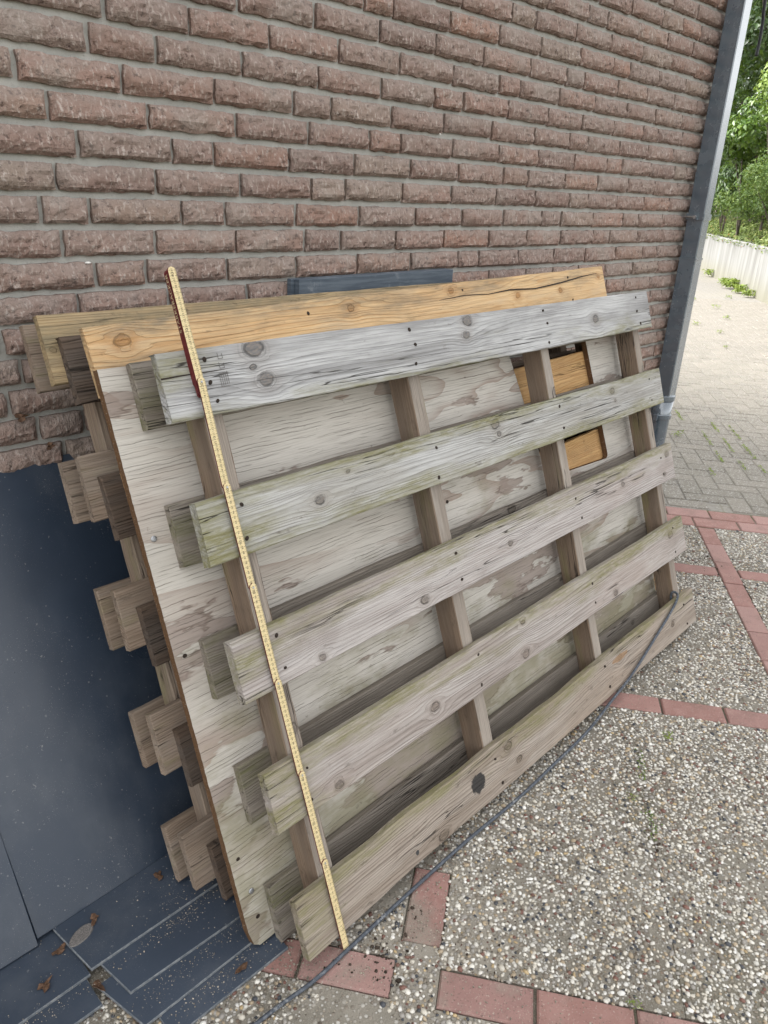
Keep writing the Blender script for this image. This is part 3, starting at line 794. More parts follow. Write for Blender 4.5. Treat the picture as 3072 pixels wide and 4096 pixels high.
def brick_mesh(L, H, seed, fine=True):
    nx, nz = (max(6, int(L / .0095)), 7) if fine else (max(3, int(L / .03)), 3)
    xs = np.linspace(0, L, nx + 1); zs = np.linspace(0, H, nz + 1)
    X, Z = np.meshgrid(xs, zs)
    sd = seed * 7.31
    P = np.stack([X.ravel() + sd, Z.ravel() * 1.0, np.full(X.size, seed * 1.7)], 1)
    n1 = fbm(P * np.array([16, 34, 1]), 1, 2).reshape(X.shape); n2 = vnoise(P * np.array([75, 85, 1]), 5).reshape(X.shape)
    rd = np.abs(fbm(P * np.array([28, 46, 1]), 9, 2).reshape(X.shape) - .5) * 2
    e = np.minimum(np.minimum(X, L - X) / .009, np.minimum(Z, H - Z) / .012); e = np.clip(e, 0, 1); e = e * (2 - e)
    hump = 1.15 - .75 * np.clip((Z / H - .40) / .45, 0, 1)
    Y = -e * (.003 + .015 * n1 * hump - .006 * (1 - rd) ** 4 + .004 * n2) 
    Y += (n2 - .5) * .0015
    j = (vnoise(P * np.array([60, 60, 1]), 21).reshape(X.shape) - .5)
    Xp = X + np.where((X < 1e-6) | (X > L - 1e-6), j * .006, 0); Zp = Z + np.where((Z < 1e-6) | (Z > H - 1e-6), j * .005, 0)
    V = [(Xp[k, i], Y[k, i], Zp[k, i]) for k in range(nz + 1) for i in range(nx + 1)]
    F = [(k * (nx + 1) + i, k * (nx + 1) + i + 1, (k + 1) * (nx + 1) + i + 1, (k + 1) * (nx + 1) + i) for k in range(nz) for i in range(nx)]
    nf = len(F)
    bd = [i for i in range(nx + 1)] + [k * (nx + 1) + nx for k in range(1, nz + 1)] + [nz * (nx + 1) + i for i in range(nx - 1, -1, -1)] + [k * (nx + 1) for k in range(nz - 1, 0, -1)]
    b0 = len(V)
    for q in bd: V.append((V[q][0], .016, V[q][2]))
    m = len(bd)
    for q in range(m): F.append((bd[(q + 1) % m], bd[q], b0 + q, b0 + (q + 1) % m))
    return V, F
POLY = [(60, 760), (95, 690), (1300, 585), (1310, 640), (1400, 650), (1500, 1290), (760, 2010), (560, 2020), (330, 1800), (150, 1000), (60, 850)]
def inside(px, py):
    r_ = False; j = len(POLY) - 1
    for i in range(len(POLY)):
        (xi, yi), (xj, yj) = POLY[i], POLY[j]
        if (yi > py) != (yj > py) and px < (xj - xi) * (py - yi) / (yj - yi) + xi: r_ = not r_
        j = i
    return r_
SV = []; SF = []; nb = 0; rb = random.Random(11)
for k, xs in JOINTS.items():
    xs = [x for x in xs if x < CORNER - .07] + [CORNER]
    zt = ZW - k * HW
    for i in range(len(xs) - 1):
        g0 = rb.uniform(.0042, .0072)
        x0, x1 = xs[i] + g0, xs[i + 1] - (g0 if xs[i + 1] < CORNER else 0)
        if x1 - x0 < .03: continue
        H = rb.uniform(.0495, .0530); z0 = zt - H + rb.uniform(-.0012, .0012)
        vis = False
        for fx in (0, .5, 1):
            for fz in (0, 1):
                a, c = cam_px((x0 + (x1 - x0) * fx, 0, z0 + H * fz))
                if -4 < a < 1600 and -4 < c < 2212 and not inside(a, c) and not (z0 + H * fz < .84): vis = True
        if vis and nb < 300:
            V, F = brick_mesh(x1 - x0, H, k * 37 + i, True)
            o = link('brick', mesh(V, F), MB, wall); o.location = (x0 - CORNER, rb.uniform(-.0015, .0012), z0)
            nb += 1
        else:
            V, F = brick_mesh(x1 - x0, H, k * 37 + i, False); n = len(SV)
            SV += [(a + x0 - CORNER, b_, c + z0) for a, b_, c in V]; SF += [tuple(n + q for q in f) for f in F]
tag(link('brick_courses', mesh(SV, SF), MB, wall), kind='stuff')
print('bricks', nb, 'rest verts', len(SV))

# ------------------------------------------------------------------ downpipe at the house corner
PX0, PX1, PY0, PY1 = 3.532, 3.602, -.102, -.022
pipe = empty('downpipe', Matrix.Translation((3.567, -.06, 0)), 'blue-grey zinc downpipe of square section at the corner of the brick wall', 'downpipe')
def box_local(x0, x1, y0, y1, z0, z1, c=.004, ox=3.567, oy=-.06):
    # square tube with chamfered long edges
    R_ = [(x0 + c, y0), (x1 - c, y0), (x1, y0 + c), (x1, y1 - c), (x1 - c, y1), (x0 + c, y1), (x0, y1 - c), (x0, y0 + c)]
    V = [(a - ox, b_ - oy, z) for z in (z0, z1) for a, b_ in R_]
    F = [(k, (k + 1) % 8, 8 + (k + 1) % 8, 8 + k) for k in range(8)] + [tuple(range(7, -1, -1)), tuple(range(8, 16))]
    return V, F
V, F = box_local(PX0, PX1, PY0, PY1, .612, 1.258)
link('square_tube', mesh(V, F), MZ, pipe)
V, F = box_local(PX0 + .0015, PX1 - .0015, PY0 + .0015, PY1 - .0015, 1.2585, 4.6)
link('square_tube', mesh(V, F), MZ, pipe)
V, F = box_local(PX0 - .002, PX1 + .002, PY0 - .002, PY1 + .002, 1.25, 1.2572, .003)
link('lap_seam', mesh(V, F), MZ, pipe)
# transition to round
def lathe(prof, n=28):
    V = [(r_ * math.cos(2 * math.pi * k / n), r_ * math.sin(2 * math.pi * k / n), z) for r_, z in prof for k in range(n)]
    F = [(i * n + k, i * n + (k + 1) % n, (i + 1) * n + (k + 1) % n, (i + 1) * n + k) for i in range(len(prof) - 1) for k in range(n)]
    F += [tuple(range(n - 1, -1, -1)), tuple(range((len(prof) - 1) * n, len(prof) * n))]
    return V, F
V, F = lathe([(.0535, .590), (.0545, .592), (.0545, .613), (.053, .6155), (.036, .6165)])
link('collar', mesh(V, F, smooth=False), MZ, pipe)
V, F = lathe([(.046, -.02), (.046, .36), (.0475, .50), (.051, .5915)])
link('round_socket', mesh(V, F, smooth=True), MZ, pipe)
V, F = lathe([(.0515, .497), (.0528, .499), (.0528, .519), (.0515, .521)])
o = link('ring_clamp', mesh(V, F), MZ, pipe)
V, F = chamfer_box(-.062, -.045, -.012, .006, .493, .525, .003)
link('clamp_ear', mesh(V, F), MZ, o)
# pipe bracket at 1.43 m
V, F = box_local(PX0 - .0035, PX1 + .0035, PY0 - .0035, PY1 + .0035, 1.418, 1.444, .003)
br = link('pipe_bracket', mesh(V, F), MZ, pipe)
V, F = tube([(PX0 - .0135 - 3.567, .0, 1.431), (PX0 - .0135 - 3.567, .075, 1.431)], .0045, 8)
link('wall_stud', mesh(V, F), MSTEEL, br)
V, F = chamfer_box(PX0 - .012 - 3.567, PX0 - .0035 - 3.567, -.016, .002, 1.4185, 1.4435, .002)
link('bracket_lug', mesh(V, F), MZ, br)
V, F = tube([(PX0 - .021 - 3.567, -.007, 1.431), (PX0 - .003 - 3.567, -.007, 1.431)], .008, 6)
link('bolt', mesh(V, F), MSTEEL, br)

# black cable end hanging beside the pipe
pts = smooth_path([(3.56, -.104, 2.75), (3.575, -.135, 2.6), (3.582, -.152, 2.40), (3.586, -.158, 2.23), (3.595, -.161, 2.17), (3.597, -.163, 2.10), (3.586, -.166, 2.055)], 6)
V, F = tube(pts, .0062, 10)
o = link('hanging_cable', mesh([Vector(v) - Vector((3.586, -.166, 2.055)) for v in V], F, smooth=True), MBLACK); o.location = (3.586, -.166, 2.055)
tag(o, 'black cable end hanging down beside the top of the downpipe', 'cable')

# ------------------------------------------------------------------ plane the front pallet lies in
AX = Vector((.99914476, .04134911, 0)); UPV = Vector((-.01413207, .34148209, .93978203)); NN = Vector((.03885915, -.93897829, .34177439))
B0 = Vector((0, -.91089606, 0))
def lean_matrix(x, s, off, phi=0.):
    o = B0 + AX * x + UPV * s + NN * off
    a = AX * math.cos(phi) + UPV * math.sin(phi); u = UPV * math.cos(phi) - AX * math.sin(phi)
    return Matrix(((a.x, u.x, NN.x, o.x), (a.y, u.y, NN.y, o.y), (a.z, u.z, NN.z, o.z), (0, 0, 0, 1)))
def base_empty(name, M, drop, *a):
    """empty standing at the foot of a leaning thing: local frame of M shifted along local y"""
    return empty(name, M, *a)

def board_mesh(L, Wd, T, seed=0, wob=.0012, n=None, c=.0022, ragged=.0012, top_wob=0.):
    n = n or max(8, int(L / .035)); V = []; F = []
    sec = [(c, 0), (Wd - c, 0), (Wd, -c), (Wd, -T + c), (Wd - c, -T), (c, -T), (0, -T + c), (0, -c)]
    xs = np.linspace(0, L, n + 1)
    w = lambda k, f=6.: vnoise(np.stack([xs * f, np.full(n + 1, seed * 3.7 + k * 11.3), np.zeros(n + 1)], 1), seed) - .5
    lo, hi, zf = w(1) * wob * 2, w(2) * wob * 2 + w(5, 9.) * top_wob * 2, w(3, 3.) * wob * 2
    fine = [w(10 + k, 38.) * .0016 for k in range(8)]
    r_ = random.Random(seed)
    for i in range(n + 1):
        for k, (y, z) in enumerate(sec):
            yy = y + (lo[i] if y < Wd / 2 else hi[i]) + fine[k][i] * (1 if y > Wd / 2 else -1)
            x = xs[i]
            if i in (0, n): x += r_.uniform(-ragged, ragged) + (.002 if i == 0 else -.002) * (1 if k in (0, 1, 4, 5) else 0)
            V.append((x, yy, z + zf[i] + fine[k][i] * .5))
    for i in range(n):
        for k in range(8):
            F.append((i * 8 + k, (i + 1) * 8 + k, (i + 1) * 8 + (k + 1) % 8, i * 8 + (k + 1) % 8))
    F.append(tuple(range(8))); F.append(tuple(range(n * 8 + 7, n * 8 - 1, -1)))
    return mesh(V, [tuple(reversed(f)) for f in F])

NAILV, NAILF = lathe([(.0028, -.002), (.0034, .0002), (.003, .0011), (.0006, .0013)], 8)
NAIL = mesh(NAILV, NAILF); NAIL.materials.append(MNAIL)
DENTV, DENTF = [], []
def add_nails(slat, L, Wd, xs, seed, k=2):
    r_ = random.Random(seed)
    for x in xs:
        ys = [.2, .78] if k == 2 else [.17, .5, .82]
        for y in ys:
            o = link('nail', NAIL, None, slat, (x + r_.uniform(-.009, .009), Wd * y + r_.uniform(-.008, .008), .0004))
            s = r_.uniform(1.0, 1.5); o.scale = (s * 1.1, s * .85, 1); o.rotation_euler[2] = r_.uniform(0, 3)

# ---- front pallet: five slats measured one by one
M1 = lean_matrix(.671, 0, 0)
P1 = empty('wooden_pallet', M1, 'front pallet of weathered silver-grey slats with a folding ruler lying on it', 'pallet', 'wooden pallets leaning in a stack')
FS = [(1.2695, 1.1434), (.9959, .8709), (.7208, .5948), (.4464, .3175), (.1668, .0369)]
KN = [[(.228, .049, .013), (.205, .077, .0055), (.885, .073, .009), (.902, .108, .012), (1.558, .059, .0115), (.215, .112, .016)],
      [(.29, .057, .009), (.936, .102, .012), (.944, .074, .006), (1.585, .095, .0095), (1.594, .063, .005), (.383, .098, .004)],
      [(.204, .014, .007), (.538, .023, .0095), (.904, .055, .007), (1.555, .064, .008), (1.90, .095, .011), (1.86, .03, .006)],
      [(.495, .044, .011), (.17, .018, .008), (.878, .022, .012), (1.831, .089, .0125), (.89, .111, .0065), (1.40, .02, .009)],
      [(.733, .10, .011), (.44, .016, .011), (1.363, .093, .008), (1.75, .06, .009), (.77, .045, .008)]]
SLM = [
    wood('slat_silver_top', (.46, .455, .445), (.145, .142, .14), (.27, .262, .255), KN[0], K=95, moss=.45, moss_edge='bottom', veil=(.47, .465, .455), cath=.06, seed=1, knotcol=(.20, .165, .14)),
    wood('slat_silver_second', (.455, .448, .43), (.155, .147, .136), (.30, .28, .24), KN[1], K=125, moss=.85, veil=(.45, .445, .43), seed=2, grime=.35, knotcol=(.23, .195, .165)),
    wood('slat_pinkish_grey', (.435, .40, .375), (.175, .148, .132), (.315, .265, .235), KN[2], K=150, moss=.6, moss_edge='top', veil=(.44, .415, .395), cath=.03, seed=3, knotcol=(.25, .215, .18)),
    wood('slat_moss_edged', (.41, .372, .342), (.155, .128, .11), (.325, .265, .228), KN[3], K=125, moss=.62, moss_edge='top', veil=(.42, .395, .37), seed=4, grime=.3, knotcol=(.26, .21, .175)),
    wood('slat_brown_bottom', (.35, .30, .25), (.135, .105, .08), (.30, .235, .18), KN[4], K=150, moss=.55, moss_edge='top', veil=(.37, .33, .285), seed=5, grime=.6, knotcol=(.21, .165, .125),
         stains=[(.593, .068, .030, .026, (.022, .022, .023)), (1.363, .093, .055, .011, (.27, .175, .105)), (.345, .028, .006, .006, (.04, .042, .045))])]
SX = [.748 - .671, 1.328 - .671, 1.917 - .671, 2.505 - .671]       # stringer left faces
for i, (t_, b_) in enumerate(FS):
    x0 = (-.002, .001, .001, 0., -.003)[i]
    L = 1.945
    me = board_mesh(L, t_ - b_, .022, 10 + i, .0015 if i < 4 else .0025, top_wob=.001 if i < 3 else (.002 if i == 3 else .005), ragged=.0025)
    sl_ = link('slat', me, SLM[i], P1, (x0, b_, (0, 0, 0, 0, 0)[i]))
    add_nails(sl_, L, t_ - b_, [s + .022 for s in SX], i, 3 if i == 0 else 2)
    w = t_ - b_
    bs = link('slat', board_mesh(L, w, .022, 30 + i, .002, ragged=.002), G_DECK, P1, (-.004 + .003 * (i % 2), b_ - .001 if i < 4 else .0425, -.0885))
for i, s in enumerate(SX):
    me = board_mesh(1.235, .044, .066, 50 + i, .001)
    me.materials.append(G_STF); me.materials.append(G_STR)
    me.polygons.foreach_set('material_index', [0 if (abs(p.normal.z) > .9 and p.center.z > -.02) else 1 for p in me.polygons])
    o = link('stringer', me, None, P1, M=Matrix(((0, -1, 0, s + .044), (1, 0, 0, .032), (0, 0, 1, -.0222), (0, 0, 0, 1))))
# branded marks pressed into the top slat (worn, unreadable strokes)
V = []; F = []
def stroke(x, y, w, h):
    n = len(V); V.extend([(x, y, .0004), (x + w, y, .0004), (x + w, y + h, .0004), (x, y + h, .0004)]); F.append((n, n + 1, n + 2, n + 3))
for gx, gy in ((.128, .102), (.127, .084)):
    stroke(gx, gy, .0012, .012); stroke(gx, gy, .011, .0012); stroke(gx + .010, gy, .0012, .010)
for k in range(5): stroke(.122 + .0045 * k, .050 + .001 * k, .0011, .024)
stroke(.120, .0495, .024, .0012); stroke(.122, .0745, .022, .0011)
link('stamp_mark', mesh(V, F), m_plain('pressed_mark', (.10, .092, .085), (.16, .15, .14), 500, .9), [c for c in P1.children if c.name.startswith('slat')][0])
# long check at the left end of the top slat
V = [(0, .079, .0004), (.05, .0805, .0004), (.11, .0805, .0004), (.165, .082, .0004), (.11, .0822, .0004), (.05, .0828, .0004), (0, .0822, .0004)]
link('check_crack', mesh(V, [tuple(range(7))]), MNAIL, [c for c in P1.children if c.name.startswith('slat')][0])

# ---- plywood sheet between the front pallet and the ones behind
M2 = lean_matrix(.611, .056, -.1115)
PLY = empty('plywood_sheet', M2, 'large whitish weathered plywood sheet with a rectangular cut-out, sandwiched between the pallets', 'plywood sheet')
def ply_mesh():
    rr = random.Random(8)
    T = .018; LX, HY = 1.945, 1.212
    outer = []
    def edge(p, q, n, amp):
        for i in range(n):
            f = i / n; outer.append((p[0] + (q[0] - p[0]) * f + rr.uniform(-amp, amp) * (0 < i), p[1] + (q[1] - p[1]) * f + rr.uniform(-amp, amp) * (0 < i)))
    edge((.02, 0), (LX - .02, 0), 30, .002); edge((LX - .01, 0), (LX + .012, HY), 150, .0016)
    edge((LX, HY), (.006, HY), 30, .001); edge((0, HY), (0, .035), 150, .00045)
    outer.append((.006, .01))
    hole = [(1.358, .692), (1.735, .676), (1.745, .680), (1.750, .690), (1.728, 1.10), (1.272, 1.105)]
    bm = bmesh.new()
    vo = [bm.verts.new((x, y, 0)) for x, y in outer]; vh = [bm.verts.new((x, y, 0)) for x, y in hole]
    eds = []
    for L_ in (vo, vh):
        for i in range(len(L_)): eds.append(bm.edges.new((L_[i], L_[(i + 1) % len(L_)])))
    r_ = bmesh.ops.triangle_fill(bm, use_beauty=True, use_dissolve=False, edges=eds)
    for f in bm.faces:
        if f.normal.z < 0: f.normal_flip()
    front = list(bm.faces)
    ext = bmesh.ops.extrude_face_region(bm, geom=front)
    vs = [e for e in ext['geom'] if isinstance(e, bmesh.types.BMVert)]
    for v in vs: v.co.z = -T
    bmesh.ops.recalc_face_normals(bm, faces=bm.faces)
    for f in bm.faces: f.material_index = 0 if abs(f.normal.z) > .6 else 1
    me = bpy.data.meshes.new('m'); bm.to_mesh(me); bm.free(); return me
me = ply_mesh(); me.materials.append(MPLY); me.materials.append(MPE)
link('sheet', me, None, PLY)
V, F = lathe([(.0062, 0), (.0062, .0022), (.0045, .0034), (.0008, .0036)], 10)
me = mesh(V, F); me.materials.append(MSTEEL)
for x, y in ((.022, .884), (.03, .12)):
    link('screw', me, None, PLY, (x, y, 0))
KV, KF = lathe([(.0055, .0002), (.0045, .0006), (.0008, .0007)], 9)
kme = mesh([(x * 1.2, y, z) for x, y, z in KV], KF); kme.materials.append(MNAIL)
for x, y, s in ((.022, .645, .8), (.19, .88, .5), (.87, .74, .9), (.03, .06, .8), (.02, .20, .7), (.21, .15, .8)):
    o = link('knot_hole', kme, None, PLY, (x, y, .0003)); o.scale = (s, s, 1)

# ---- two more pallets behind it
TOPS = [1.2325, .9575, .682, .4065, .131]
A1M = wood('pine_slat_with_knots', (.63, .445, .245), (.46, .25, .095), (.52, .37, .215), [(.07, .097, .0115), (.682, .101, .008), (1.079, .112, .008), (1.402, .072, .0085), (1.654, .068, .0075), (1.92, .095, .007)], K=105, ring=.95, cath=.10, cracks=.15, seed=31, moss=.6, moss_edge='top', mosscol=(.20, .165, .115), veil=(.42, .34, .24), knotcol=(.33, .16, .065))
CAPM = wood('pine_slat_weathered', (.44, .33, .185), (.27, .17, .08), (.34, .265, .17), K=140, ring=.85, cath=.03, cracks=.4, seed=33, grime=.8, moss=.7, moss_edge='top', mosscol=(.20, .165, .105), veil=(.35, .285, .20))
M3 = lean_matrix(.629, .1175, -.131, .0218)
P2 = empty('wooden_pallet', M3, 'middle pallet with a knotty fresh yellow pine slat along its top, behind the plywood sheet', 'pallet', 'wooden pallets leaning in a stack')
for i, t_ in enumerate(TOPS):
    w = .131
    s1 = link('slat', board_mesh(1.962, w, .022, 60 + i, .0015), A1M if i == 0 else G_YEL, P2, (.012, t_ - w, 0))
    if i == 0: add_nails(s1, 1.962, w, [.55, 1.14, 1.72], 77, 2)
    link('slat', board_mesh(1.955, w, .022, 70 + i, .0015), G_DRK, P2, (.004, t_ - w, -.0885))
for i, s in enumerate((.085, .67, 1.25, 1.84)):
    link('stringer', board_mesh(1.20, .044, .066, 80 + i, .001), G_STR, P2, M=Matrix(((0, -1, 0, s + .044), (1, 0, 0, .02), (0, 0, 1, -.0222), (0, 0, 0, 1))))
V = []; F = []
crk = [(1.02, .118), (1.14, .122), (1.25, .116), (1.36, .120), (1.50, .113), (1.66, .120), (1.80, .131), (1.91, .136)]
for i, (x, y) in enumerate(crk):
    h = (.0006, .0013, .0012, .0022, .002, .0024, .0018, .0008)[i]
    V += [(x, y + .018 - .018 - h, .0016), (x, y + h, .0016)]
for i in range(len(crk) - 1): F.append((2 * i, 2 * i + 2, 2 * i + 3, 2 * i + 1))
o = link('check_crack', mesh([(x, y - .028, z) for x, y, z in V], F), MNAIL, [c for c in P2.children if c.name.startswith('slat')][0])

M4 = lean_matrix(.586, .1645, -.2415, .002)
P3 = empty('wooden_pallet', M4, 'rearmost pallet of brown slats sticking out farthest left, against the brick wall', 'pallet', 'wooden pallets leaning in a stack')
for i, t_ in enumerate(TOPS):
    w = .132
    link('slat', board_mesh(1.95, w, .022, 90 + i, .002, ragged=.002), CAPM if i == 0 else G_BRN, P3, (.002 * (i % 2), t_ - w, 0))
    link('slat', board_mesh(1.95, w, .022, 100 + i, .002, ragged=.002), G_BRN, P3, (-.001, t_ - w - .003, -.0772))
for i, s in enumerate((.075, .66, 1.25, 1.84)):
    link('stringer', board_mesh(1.20, .044, .055, 110 + i, .001), G_BRN, P3, M=Matrix(((0, -1, 0, s + .044), (1, 0, 0, .02), (0, 0, 1, -.0222 + .0002), (0, 0, 0, 1))))

# ------------------------------------------------------------------ slate-blue cladding panels and planks
def tilt_panel(name, x0, x1, y_foot, z_foot, y_top, z_top, T, mats, label, cat, group, yaw=0.):
    foot = Vector((x0, y_foot, z_foot)); d = Vector((0, y_top - y_foot, z_top - z_foot)); H = d.length; d.normalize()
    a = Vector((math.cos(yaw), math.sin(yaw), 0)); n = a.cross(d); d = n.cross(a)
    M = Matrix(((a.x, d.x, n.x, foot.x), (a.y, d.y, n.y, foot.y), (a.z, d.z, n.z, foot.z), (0, 0, 0, 1)))
    L = x1 - x0
    V, F = chamfer_box(0, L, 0, H, -T, 0, .0012)
    me = mesh(V, F); me.materials.append(mats[0]); me.materials.append(mats[1])
    me.polygons.foreach_set('material_index', [0 if abs(p.normal.z) > .8 else 1 for p in me.polygons])
    o = link(name, me); o.matrix_world = M
    return tag(o, label, cat, group)
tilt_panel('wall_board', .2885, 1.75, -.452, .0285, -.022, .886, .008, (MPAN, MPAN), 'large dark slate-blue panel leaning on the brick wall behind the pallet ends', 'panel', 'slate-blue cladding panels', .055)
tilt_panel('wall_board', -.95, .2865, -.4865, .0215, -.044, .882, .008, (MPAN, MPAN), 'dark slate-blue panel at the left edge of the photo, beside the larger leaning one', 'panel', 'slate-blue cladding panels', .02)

def flat_plank(poly, z0, T, mat, label, group='slate-blue planks lying on the ground'):
    cx = sum(p[0] for p in poly) / len(poly); cy = sum(p[1] for p in poly) / len(poly); n = len(poly)
    V = [(x - cx, y - cy, 0) for x, y in poly] + [(x - cx, y - cy, T - .001) for x, y in poly]
    cin = .0012
    V += [(x - cx - math.copysign(cin, x - cx), y - cy - math.copysign(cin, y - cy), T) for x, y in poly]
    F = [tuple(range(n - 1, -1, -1)), tuple(range(2 * n, 3 * n))]
    for a in (0, n):
        for k in range(n): F.append((a + k, a + (k + 1) % n, a + n + (k + 1) % n, a + n + k))
    me = mesh(V, F); me.materials.append(mat); me.materials.append(MEDGE)
    me.polygons.foreach_set('material_index', [0 if abs(p.normal.z) > .9 else 1 for p in me.polygons])
    o = link('cladding_plank', me); o.location = (cx, cy, z0)
    return tag(o, label, 'plank', group)
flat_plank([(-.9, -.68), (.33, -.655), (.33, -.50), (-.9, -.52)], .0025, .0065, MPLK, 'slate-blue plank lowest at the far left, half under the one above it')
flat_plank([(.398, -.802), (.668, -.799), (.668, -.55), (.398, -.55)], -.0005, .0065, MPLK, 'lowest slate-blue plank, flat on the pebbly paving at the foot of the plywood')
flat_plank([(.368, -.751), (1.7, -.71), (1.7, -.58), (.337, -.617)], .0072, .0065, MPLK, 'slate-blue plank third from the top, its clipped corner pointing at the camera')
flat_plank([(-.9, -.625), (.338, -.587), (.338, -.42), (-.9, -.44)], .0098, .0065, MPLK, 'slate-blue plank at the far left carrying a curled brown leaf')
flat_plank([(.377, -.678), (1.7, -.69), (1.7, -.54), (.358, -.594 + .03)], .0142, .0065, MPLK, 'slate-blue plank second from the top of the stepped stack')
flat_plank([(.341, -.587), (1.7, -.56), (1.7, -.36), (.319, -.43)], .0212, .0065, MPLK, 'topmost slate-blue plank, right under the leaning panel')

for (y0, y1, x0, lab) in ((-.050, -.032, 1.292, 'slate-blue woodgrain board standing upright between the top slats and the brick wall'),
                          (-.030, -.014, 1.280, 'second slate-blue board, hidden edge-on against the bricks behind the woodgrain one')):
    H = 1.258
    V, F = chamfer_box(0, 1.912 - x0, y0, y1, 0, H, .0015)
    V = [(x, y, z - (.006 * (1 - x / .62) if z > 1 else 0)) for x, y, z in V]
    o = link('cladding_board', mesh(V, F), MEMB); o.location = (x0, 0, 0)
    tag(o, lab, 'board')

# ------------------------------------------------------------------ folding ruler
FONT_CACHE = {}
def text_mesh(txt, size):
    k = (txt, size)
    if k in FONT_CACHE: return FONT_CACHE[k]
    cu_ = bpy.data.curves.new('t', 'FONT'); cu_.body = txt; cu_.size = size; cu_.resolution_u = 2
    cu_.align_x = 'CENTER'; cu_.align_y = 'CENTER'
    ob = bpy.data.objects.new('t', cu_); COL.objects.link(ob)
    dg = bpy.context.evaluated_depsgraph_get(); dg.update()
    me = ob.evaluated_get(dg).to_mesh()
    V = [tuple(v.co) for v in me.vertices]; F = [tuple(p.vertices) for p in me.polygons]
    bpy.data.objects.remove(ob); bpy.data.curves.remove(cu_)
    FONT_CACHE[k] = (V, F); return V, F
MR_ = lean_matrix(.7565, .0, .0, .0140)
RUL = empty('folding_ruler', MR_, 'cream and red folding ruler opened out along the slats of the front pallet', 'folding ruler')
HWD, TH = .0078, .0034
def seg_matrix(s0, z0, s1, z1):
    d = Vector((0, s1 - s0, z1 - z0)); d.normalize(); n = Vector((1, 0, 0)).cross(d)
    return Matrix(((1, d.x, n.x, 0), (0, d.y, n.y, s0), (0, d.z, n.z, z0), (0, 0, 0, 1)))
def seg_mesh(L, r=.006):
    # rounded ends; front cream, sides and back red
    P = [(-HWD, r), (-HWD * .7, r * .35), (0, 0), (HWD * .7, r * .35), (HWD, r), (HWD, L - r), (HWD * .7, L - r * .35), (0, L), (-HWD * .7, L - r * .35), (-HWD, L - r)]
    n = len(P); V = [(x, y, 0) for x, y in P] + [(x, y, -TH) for x, y in P]
    F = [tuple(range(n)), tuple(range(2 * n - 1, n - 1, -1))] + [(k, n + k, n + (k + 1) % n, (k + 1) % n) for k in range(n)]
    me = mesh(V, F); me.materials.append(MRULER); me.materials.append(MRED)
    me.polygons.foreach_set('material_index', [0] + [1] * (n + 1)); return me
def put(V, F, tv, tf, cx, cy, rot90=True, z=.0003):
    n = len(V)
    for x, y, _ in tv: V.append((cx - y, cy + x, z))
    F.extend(tuple(n + i for i in f) for f in tf)
for k in range(7):
    s0 = .2 * k + (.0 if k == 0 else .004); s1 = .2 * k + .2165
    z0, z1 = (.0073, .0107) if k < 5 else ((.0073, .0171) if k == 5 else (.0134, .0140))
    Mx = seg_matrix(s0, z0, s1, z1); L = s1 - s0
    sg = link('segment', seg_mesh(L), None, RUL, M=Mx)
    V = []; F = []
    for c in range(1 if k == 0 else 20 * k + 2, 20 * k + 22):
        y = c / 100 - s0
        if y < .003 or y > L - .002: continue
        ten = c % 10 == 0
        tv, tf = text_mesh(str(c), .0085 if ten else .0060)
        put(V, F, tv, tf, -.0008 if ten else .0, y - (0 if ten else .001))
        for (xa, xb) in ((HWD - .0042, HWD - .0002), (-HWD + .0002, -HWD + .0036)):
            n = len(V); V += [(xa, y - .0003, .0003), (xb, y - .0003, .0003), (xb, y + .0003, .0003), (xa, y + .0003, .0003)]; F.append((n, n + 1, n + 2, n + 3))
        for h in range(1, 10):
            yy = y - .001 * h; w = .0026 if h == 5 else .0016
            if yy < .001: continue
            n = len(V); V += [(HWD - w - .0002, yy - .00014, .0003), (HWD - .0002, yy - .00014, .0003), (HWD - .0002, yy + .00014, .0003), (HWD - w - .0002, yy + .00014, .0003)]; F.append((n, n + 1, n + 2, n + 3))
    if k == 0:
        for txt, yy, sz in (('CE', .078, .006), ('III', .120, .006), ('2 m', .05, .006)):
            tv, tf = text_mesh(txt, sz); put(V, F, tv, tf, .0035, yy)
    link('scale_print', mesh(V, F), MINK, sg)
    V, F = lathe([(.0022, -.0002), (.0022, .0006), (.001, .0009)], 8)
    if k < 6: link('rivet', mesh(V, F), MSTEEL, sg, (0, L - .0085, 0))
for j, (a, e) in enumerate(((1.183, 1.4155), (1.179, 1.414), (1.200, 1.4135))):
    zz = .0134 - .0035 * (j + 1)
    me = seg_mesh(e - a); me.polygons.foreach_set('material_index', [1] * len(me.polygons))
    fs = link('folded_segment', me, None, RUL, M=Matrix.Translation((-.0004 * j - .0003, a, zz)))
tv, tf = text_mesh('STARKEBÄCKER', .0125)
V = []; F = []
xs = [v[0] for v in tv]; sc = .105 / (max(xs) - min(xs))
for x, y, _ in tv: V.append((-HWD - .0024, 1.352 + x * sc, .0076 - y * .85))
F = [tuple(reversed(f)) for f in tf]
link('lettering', mesh(V, F), MGOLD, RUL)

